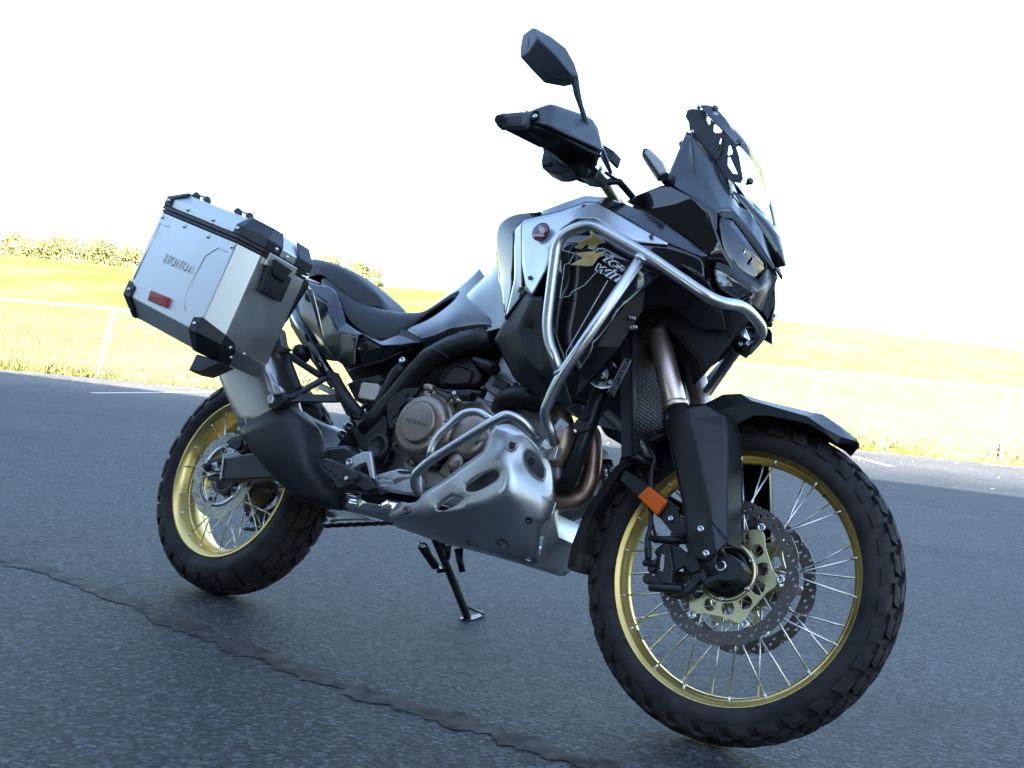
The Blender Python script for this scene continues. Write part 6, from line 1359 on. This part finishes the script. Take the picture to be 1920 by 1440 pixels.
UV_ = dict(r=SDd(545, 1145, -.160), y=SDd(850, 1170, -.150), w=SDd(1320, 1120, -.190), j=SDd(1440, 1185, -.125), r2=SDd(600, 1185, -.085), y2=SDd(960, 1270, -.085), w2=SDd(1380, 1408, -.085), j2=SDd(1440, 1400, -.060), k2=SDd(1740, 1215, .0))
UP = {k: W(*v) for k, v in UV_.items()}
def mz(v): return Vector((v.x, -v.y, v.z))
rows = [[UP[k] + Vector((0, -.004, .006)), UP[k] + Vector((0, .03, -.002))] for k in ('r2', 'y2', 'w2', 'j2')]
rows = [[a_, b2_, mz(b2_), mz(a_)] for a_, b2_ in rows]
fr = W(*SDd(1440, 1190, -.125)); fr2 = W(*SDd(1520, 1105, -.100)); fc = W(*SDd(1560, 1255, -.030)); ft_ = W(*SDd(1600, 1110, -.04))
rows.append([fr2, W(*SDd(1560, 1250, -.06)), mz(W(*SDd(1560, 1250, -.06))), mz(fr2)])
rows.append([fr2 + Vector((0, .01, .05)), W(*SDd(1560, 1110, -.05)), mz(W(*SDd(1560, 1110, -.05))), mz(fr2 + Vector((0, .01, .05)))])
m = MB(); m.grid(rows, smooth=False); o = m.build('skid_plate_bottom', SKID, bike); t = o.modifiers.new('t', 'SOLIDIFY'); t.thickness = .005; b = o.modifiers.new('b', 'BEVEL'); b.width = .010; b.segments = 3; b.limit_method = 'ANGLE'; b.angle_limit = radians(14)
for p in o.data.polygons: p.use_smooth = True
m = MB(); m.lathe([(-.004, .013), (.002, .013), (.004, .011), (.001, .009)], W(*SDd(1279, 697, -.2335)), (.25, -1, .1), 28, caps=True); m.build('skid_washer', STEEL, bike); bolt(W(*SDd(1279, 697, -.236)), (.25, -1, .1), .0085, DBOLT, bike, h=.006)
bolt(W(*SDd(649, 1083, -.190)), (0, -1, -.2), .0105, ENG, bike, h=.006); bolt(W(*SDd(1382, 1140, -.165)), (.5, -1, -.6), .0095, DBOLT, bike, h=.004)
bolt(W(*SDd(1395, 790, -.185)), (.5, -1, 0), .008, DBOLT, bike, h=.005)
for x, y, Y in ((1045, 1275, -.10), (1225, 1285, -.12), (1385, 1350, -.09)):
    c = W(*SDd(x, y, Y)); m = MB(); m.lathe([(0, .016), (.001, .016), (-.006, .010), (-.006, .0001)], c - Vector((0, 0, .004)), (0, -.45, -1), 18); m.build('drain_hole', ENG, bike)
plate('skid_plate_wing', SS(SDd, [(1765, 1165), (1790, 945), (1815, 955), (1820, 1010), (1775, 1165)], .10), None, .004, ALUCAST, bike, bevel=.001)
# ================================================================ radiator, horn, label
RP = dict(a=SDd(1860, 390), b=SDd(2110, 430), c=SDd(2200, 800), d=SDd(2020, 720), e=SDd(1700, 620))
rd = [W(*S_, -.19) for S_ in ((1173, 668), (1225, 700), (1240, 838), (1212, 832), (1147, 775))]
m = MB(); ex = Vector((-.28, 0, .96)).normalized()
rc = W(1198, 760, -.12) + Vector((0, .02, 0)); R_ = Matrix.Rotation(-.27, 3, 'Y')
m.box(rc, (.03, .16, .28), R_); rad = m.build('radiator', MESHM, bike); mirror_of(rad)
m = MB()
for i in range(17):
    for j in range(30):
        c = rc + R_ @ Vector((.018 + .002 * ((i + j) % 2), -.075 + i * .0094 + (.0045 if j % 2 else 0), -.135 + j * .0093))
        m.tube([c + R_ @ Vector((0, -.0045, 0)), c + R_ @ Vector((.003, 0, .0022)), c + R_ @ Vector((0, .0045, 0))], .0009, 4, caps=False)
g = m.build('radiator_grille', SATIN, rad); g['kind'] = 'stuff'
m = MB(); m.tube([rc + R_ @ Vector((.018, y, z)) for y, z in ((-.083, -.142), (-.083, .142), (.083, .142), (.083, -.142), (-.083, -.142))], .006, 8); m.build('grille_frame', SATIN, rad)
plate('radiator_bracket', [SDd(1640, 560, -.18), SDd(1700, 545, -.18), SDd(1745, 560, -.18), SDd(1740, 600, -.18), SDd(1690, 620, -.18), SDd(1640, 590, -.18)], None, .01, SATIN, bike, bevel=.002)
ringloft('coolant_pipe', [((1143, 770), (1130, 785), -.15, .01), ((1200, 818), (1185, 832), -.14, .012), ((1222, 860), (1205, 862), -.13, .012)], ENG, bike)
hc = W(*SDd(1822, 265, -.17)); hn = Vector((.55, -.8, .1))
m = MB(); m.lathe([(-.02, .030), (-.004, .036), (0, .037), (.003, .035), (.001, .032), (.004, .029), (.002, .024), (.006, .020), (.009, .010), (.010, .0001)], hc, hn, 40); m.build('horn', GLOSS2, bike)
m = MB(); m.lathe([(.0, .0372), (.003, .0372), (.003, .0350)], hc, hn, 40); m.build('horn_ring', CHROME, bike)
lp = [W(*p) for p in ((1173, 675, -.215), (1184, 678, -.215), (1151, 746, -.215), (1139, 739, -.215))]
lbx = frame_from(lp[0], lp[3] - lp[0], Vector((0, -1, 0)).cross(lp[3] - lp[0]))
m = MB(); m.add(lp, [(0, 1, 2, 3)]); m.build('warning_label', GLOSS, bike, solid=.001)
m = MB(); m.tube([p + Vector((0, -.002, 0)) for p in lp + [lp[0]]], .0007, 4)
rr_ = random.Random(3)
for k in range(4):
    a = lp[0].lerp(lp[1], .2 + .2 * k); b_ = lp[3].lerp(lp[2], .2 + .2 * k)
    for i in range(26):
        if rr_.random() < .8: m.tube([a.lerp(b_, .04 + i * .036) + Vector((0, -.002, 0)), a.lerp(b_, .04 + i * .036 + .02) + Vector((0, -.002, 0))], .0006, 4)
m.build('label_print', GREYP, bike)
plate('lower_bracket', [SDd(1610, 470, -.17), SDd(1680, 440, -.17), SDd(1700, 500, -.17), SDd(1730, 490, -.17), SDd(1745, 520, -.17), SDd(1700, 550, -.17), SDd(1640, 500, -.17)], None, .01, SATIN, bike, bevel=.002)
for x, y in ((968, 825), (985, 828), (975, 885), (995, 882)): bolt(W(*SCc(x, y, -.215)), (.3, -1, 0), .0055, BOLTM, bike)
# under-seat black filler so that no light leaks through the middle
plate('airbox', SS(SH, [(620, 860), (1000, 750), (1640, 600), (1700, 760), (1640, 900), (1200, 1000), (1000, 1050), (800, 1000), (640, 900)], -.10), None, .2, MATTE, bike, bevel=.01)
plate('front_filler', SS(SCc, [(160, 960), (400, 700), (900, 700), (1050, 640), (1090, 800), (900, 1050), (700, 1350), (430, 1290), (250, 1200)], -.12), None, .24, MATTE, bike, bevel=.01)

# ================================================================ aluminium side case (a thing of its own, hanging on its rack)
cO = W(234, 552.5, -.5); cTL = W(303.75, 400, -.5); cTR = W(443.75, 457.5, -.5); cBR = W(369, 625, -.5); base_b = cO + Vector((.18, .1, -.09))
case = empty('side_case', bike.matrix_basis @ base_b if False else (Matrix.Translation((0, 0, .0027)) @ Matrix.Rotation(-LEAN, 4, 'X')) @ base_b)
case.rotation_euler.x = -LEAN; tag(case, 'boxy aluminium luggage case with black corners hanging beside the rear wheel of the motorcycle', 'luggage case')
EU = ((cTR - cTL) + (cBR - cO)).normalized(); EV = ((cTL - cO) + (cTR - cBR)).normalized(); U_ = ((cTR - cTL).length + (cBR - cO).length) / 2; V_ = ((cTL - cO).length + (cTR - cBR).length) / 2
def CF(u, v, w): return cO - base_b + EU * u + EV * v + Vector((0, w, 0))
def loop(v, g=0.0, w0=0.0, ch=.045, ue=0.0): # plan outline at height v, grown by g, outer face set in by w0
    return [CF(*q) for q in ((0 - g * .4 + ue, v, w0 - g), (U_ + g * .4 - ue, v, w0 - g), (U_ + ch + g - ue, v, w0 + .050 - g * .4), (U_ + ch + g - ue, v, .215 + g), (-ch - g + ue, v, .215 + g), (-ch - g + ue, v, w0 + .050 - g * .4))]
def loopsolid(name, loops, mat_, bevel=.003, seg=3, parent=None):
    m = MB(); m.grid(loops, smooth=False, closed=True); n = len(loops[0])
    m.f += [tuple(range(n))[::-1], tuple(range((len(loops) - 1) * n, len(loops) * n))]; m.sm += [False] * 2; m.mi += [0] * 2
    return m.build(name, mat_, parent or case, bevel, seg)
body = loopsolid('case_body', [loop(-.045, w0=.042, ue=.02, ch=.035), loop(0), loop(V_)], ALU)
loopsolid('seal_band', [loop(V_ + .001, .002), loop(V_ + .009, .002)], HOSE, .001)
loopsolid('seal_band', [loop(V_ + .011, .004), loop(V_ + .020, .004)], SATIN, .001)
lid = loopsolid('lid', [loop(V_ + .021, .000), loop(V_ + .044, .000), loop(V_ + .078, -.004, w0=.040, ue=.030, ch=.04)], ALU)
# raised pressing on the outer face
def face(pts, d=-.0012): return [CF(u, v, d) for u, v in pts]
def fuv(x, y):  # sheet A pixel on the outer face -> u, v
    p = W(*SA(x, y), -.5) - cO; c_ = EU.dot(EV); a, b = p.dot(EU), p.dot(EV); return (a - b * c_) / (1 - c_ * c_), (b - a * c_) / (1 - c_ * c_)
for pts in ([(402, 322), (470, 350)], [(402, 322), (203, 738)], [(905, 540), (838, 505), (738, 570), (582, 860), (590, 975)]):
    m = MB(); m.tube([CF(*fuv(x, y), -.0004) for x, y in pts], .0013, 6); m.build('pressed_line', ALU, body)
# embossed name
def slab(txt):
    G = {'H': [[(0, 0), (.3, 0), (.3, .1), (.22, .1), (.22, .42), (.58, .42), (.58, .1), (.5, .1), (.5, 0), (.8, 0), (.8, .1), (.74, .1), (.74, .9), (.8, .9), (.8, 1), (.5, 1), (.5, .9), (.58, .9), (.58, .56), (.22, .56), (.22, .9), (.3, .9), (.3, 1), (0, 1), (0, .9), (.06, .9), (.06, .1), (0, .1)]],
         'O': [[(.25, 0), (.55, 0), (.78, .22), (.78, .78), (.55, 1), (.25, 1), (.02, .78), (.02, .22)], [(.3, .12), (.5, .12), (.62, .28), (.62, .72), (.5, .88), (.3, .88), (.18, .72), (.18, .28)]],
         'N': [[(0, 0), (.28, 0), (.28, .1), (.2, .1), (.2, .72), (.56, 0), (.72, 0), (.72, .9), (.8, .9), (.8, 1), (.52, 1), (.52, .9), (.6, .9), (.6, .3), (.26, 1), (0, 1), (0, .9), (.07, .9), (.07, .1), (0, .1)]],
         'D': [[(0, 0), (.5, 0), (.78, .25), (.78, .75), (.5, 1), (0, 1), (0, .9), (.07, .9), (.07, .1), (0, .1)], [(.22, .12), (.45, .12), (.62, .3), (.62, .7), (.45, .88), (.22, .88)]],
         'A': [[(0, 0), (.26, 0), (.26, .1), (.2, .1), (.25, .26), (.55, .26), (.6, .1), (.54, .1), (.54, 0), (.82, 0), (.82, .1), (.75, .1), (.5, 1), (.3, 1), (.06, .1), (0, .1)], [(.29, .38), (.51, .38), (.4, .76)]]}
    L = []
    for i, c in enumerate(txt): L += [[(x + i * .92, y) for x, y in p] for p in G[c]]
    return L
u0, v0 = fuv(418, 612); u1, v1 = fuv(640, 705); up_ = fuv(425, 575)
LL = slab('HONDA'); sx_ = (u1 - u0) / 4.5; sy_ = .0245
me = flat2d([[(x * sx_, y * sy_) for x, y in p] for p in LL], .0034)
o = link('embossed_lettering', me, ALUCAST, body); o.matrix_local = frame_from(CF(u0, v0, -.0006), CF(u1, v1, 0) - CF(u0, v0, 0), EV)
# red reflector, rivets
P = [fuv(x, y) for x, y in ((345, 830), (480, 885), (455, 960), (320, 905))]; m = MB(); m.prism([CF(u, v, -.008) for u, v in P], [CF(u, v, .001) for u, v in P]); rfl = m.build('red_reflector', RED, case, bevel=.002)
def rivet(x, y, w=-.001, par=None, r=.0055, uvp=None):
    u, v = uvp or fuv(x, y); m = MB(); m.lathe([(0, r), (.002, r * .9), (.0035, r * .5), (.0036, .0001)], CF(u, v, w), (0, -1, 0), 14); m.build('rivet', BOLTM, par or case)
for x, y in ((418, 275), (583, 345), (761, 422), (940, 500)): rivet(x, y)
for u in (.11, .235): rivet(0, 0, uvp=(u, V_ + .033))
# black corner guards
def corner(name, pts, w=-.004, th=.006, bev=.002):
    m = MB(); P = [fuv(x, y) for x, y in pts]; m.prism([CF(u, v, w) for u, v in P], [CF(u, v, w + th) for u, v in P]); return m.build(name, SATIN, case, bevel=bev)
def cpoly(name, P, mat_=SATIN, th=.004, bev=.002):
    m = MB(); Q = [CF(*p) for p in P]; c = sum(Q, Vector()) / len(Q); m.add(Q, [tuple(range(len(Q)))]); return m.build(name, mat_, case, bevel=0, solid=0) if th == 0 else m.build(name, mat_, case, solid=th)
def wrap(name, loops, mat_=SATIN):
    m = MB(); m.grid([[CF(*p) for p in l] for l in loops], smooth=False); o = m.build(name, mat_, case); t = o.modifiers.new('t', 'SOLIDIFY'); t.thickness = .004; t.offset = 0
    b = o.modifiers.new('b', 'BEVEL'); b.width = .002; b.segments = 2
    return o
g = .003
for sgn, uo in ((1, U_), (-1, 0)):
    def C3(du, v, w): return (uo + sgn * du, v, w)
    # lid corner: outer strip, chamfer face, front face, slanting top
    wrap('lid_corner', [[C3(-.030, V_ + .021, -g), C3(.002, V_ + .021, -g), C3(.048, V_ + .021, .048), C3(.048, V_ + .021, .105)],
                        [C3(-.026, V_ + .046, -g), C3(.001, V_ + .046, -g), C3(.048, V_ + .046, .048), C3(.048, V_ + .046, .105)],
                        [C3(-.040, V_ + .082, .038), C3(-.026, V_ + .082, .036), C3(.014, V_ + .082, .085), C3(.014, V_ + .082, .115)]])
    rivet(0, 0, w=-.006, uvp=(uo - sgn * .014, V_ + .036))
    # bottom corner
    wrap('bottom_corner', [[C3(-.034, .030, -g), C3(.001, .040, -g), C3(.047, .026, .048), C3(.047, .016, .085)],
                           [C3(-.034, -.002, -g), C3(.001, -.002, -g), C3(.047, -.002, .048), C3(.047, -.002, .10)],
                           [C3(-.040, -.048, .040), C3(-.020, -.048, .040), C3(.022, -.048, .085), C3(.022, -.048, .12)]])
    rivet(0, 0, w=-.006, uvp=(uo - sgn * .017, .016))
    m = MB()
    for dv, ww in ((.003, .072), (-.052, .09), (.036 + V_, .080)):
        pass
for u, v, w in ((U_ + .050, .0, .078), (U_ + .050, V_ + .034, .085), (U_ + .040, -.022, .10), (U_ + .046, .0, .13), (U_ + .046, V_ + .03, .13), (U_ + .046, V_ + .03, .175), (U_ + .046, V_ - .03, .11), (U_ + .046, V_ - .03, .16)):
    m = MB(); m.lathe([(0, .0055), (.002, .005), (.0035, .003), (.0036, .0001)], CF(u, v, w), EU, 14); m.build('rivet', BOLTM, case)
# front latch and inner lid corner
m = MB(); P = [CF(U_ + .0475, v, w) for w, v in ((.075, V_ - .012), (.165, V_ - .012), (.165, V_ - .085), (.085, V_ - .085))]; m.prism(P, [p + EU * .012 for p in P]); m.build('latch', SATIN, case, bevel=.004)
m = MB(); P = [CF(U_ + .046, v, w) for w, v in ((.068, V_ + .018), (.17, V_ + .018), (.17, V_ - .018), (.068, V_ - .018))]; m.prism(P, [p + EU * .010 for p in P]); m.build('latch_plate', ALU, case, bevel=.002)
m = MB(); P = [CF(U_ + .056, v, w) for w, v in ((.085, V_ + .010), (.15, V_ + .006), (.14, V_ - .035), (.095, V_ - .030))]; m.prism(P, [p + EU * .010 for p in P]); m.build('latch_lever', MATTE, case, bevel=.003)
wrap('lid_inner_corner', [[(U_ + .0485, V_ + .021, .165), (U_ + .0485, V_ + .021, .219), (U_ + .02, V_ + .021, .219)], [(U_ + .0485, V_ + .046, .165), (U_ + .0485, V_ + .046, .219), (U_ + .02, V_ + .046, .219)], [(U_ + .014, V_ + .083, .165), (U_ + .014, V_ + .083, .212), (U_ - .02, V_ + .083, .212)]])
# tie-down loops on the lid
for uu in (.055, .265):
    lo = []
    for k, du in enumerate((-.026, .030)):
        m = MB(); P = [CF(uu + du + a_, V_ + b_, .052) for a_, b_ in ((-.016, .080), (-.010, .092), (.0, .098), (.008, .092), (.018, .080))]; m.prism(P, [p + Vector((0, .014, 0)) for p in P])
        o = m.build('tie_down', SATIN, case, bevel=.003)
    m = MB(); m.tube([CF(uu - .030, V_ + .091, .060), CF(uu + .034, V_ + .091, .060)], .0042, 12); m.build('tie_down_bar', STEEL, case)
# mounting foot under the case, rack
m = MB(); P = [W(*SA(x, y, -.44)) - base_b for x, y in ((670, 1300), (800, 1340), (860, 1372), (830, 1380), (700, 1440), (610, 1425))]; m.prism(P, [p + Vector((0, .05, 0)) for p in P]); m.build('case_foot', SATIN, case, bevel=.004)
plate('case_rack_arm', SS(SA, [(1190, 1110), (1255, 1080), (1290, 1110), (1310, 1230), (1350, 1250), (1250, 1290), (1240, 1240)], -.27), None, .03, ENG, bike, bevel=.005)
m = MB(); m.cyl(W(*SA(1215, 1120, -.26)), W(*SA(1255, 1230, -.26)), .018, 18, ch=.002); m.build('rack_boss', SATIN, bike)
plate('rack_stay', SS(S5, [(480, 180), (520, 150), (600, 70), (640, 90), (700, 240), (780, 380), (745, 420), (690, 330), (640, 340), (600, 400), (560, 400), (500, 260)], -.245), None, .012, ENG, bike, bevel=.003)
plate('rack_tube', SS(SA, [(1400, 720), (1500, 740), (1480, 800), (1380, 960), (1290, 1100), (1260, 1080), (1380, 880)], -.235), None, .016, SATIN, bike, bevel=.005, mir=True)
plate('rack_tube', SS(SA, [(1440, 700), (1520, 735), (1600, 770), (1580, 775), (1480, 745)], -.20), None, .016, STEEL, bike, bevel=.005, mir=True)
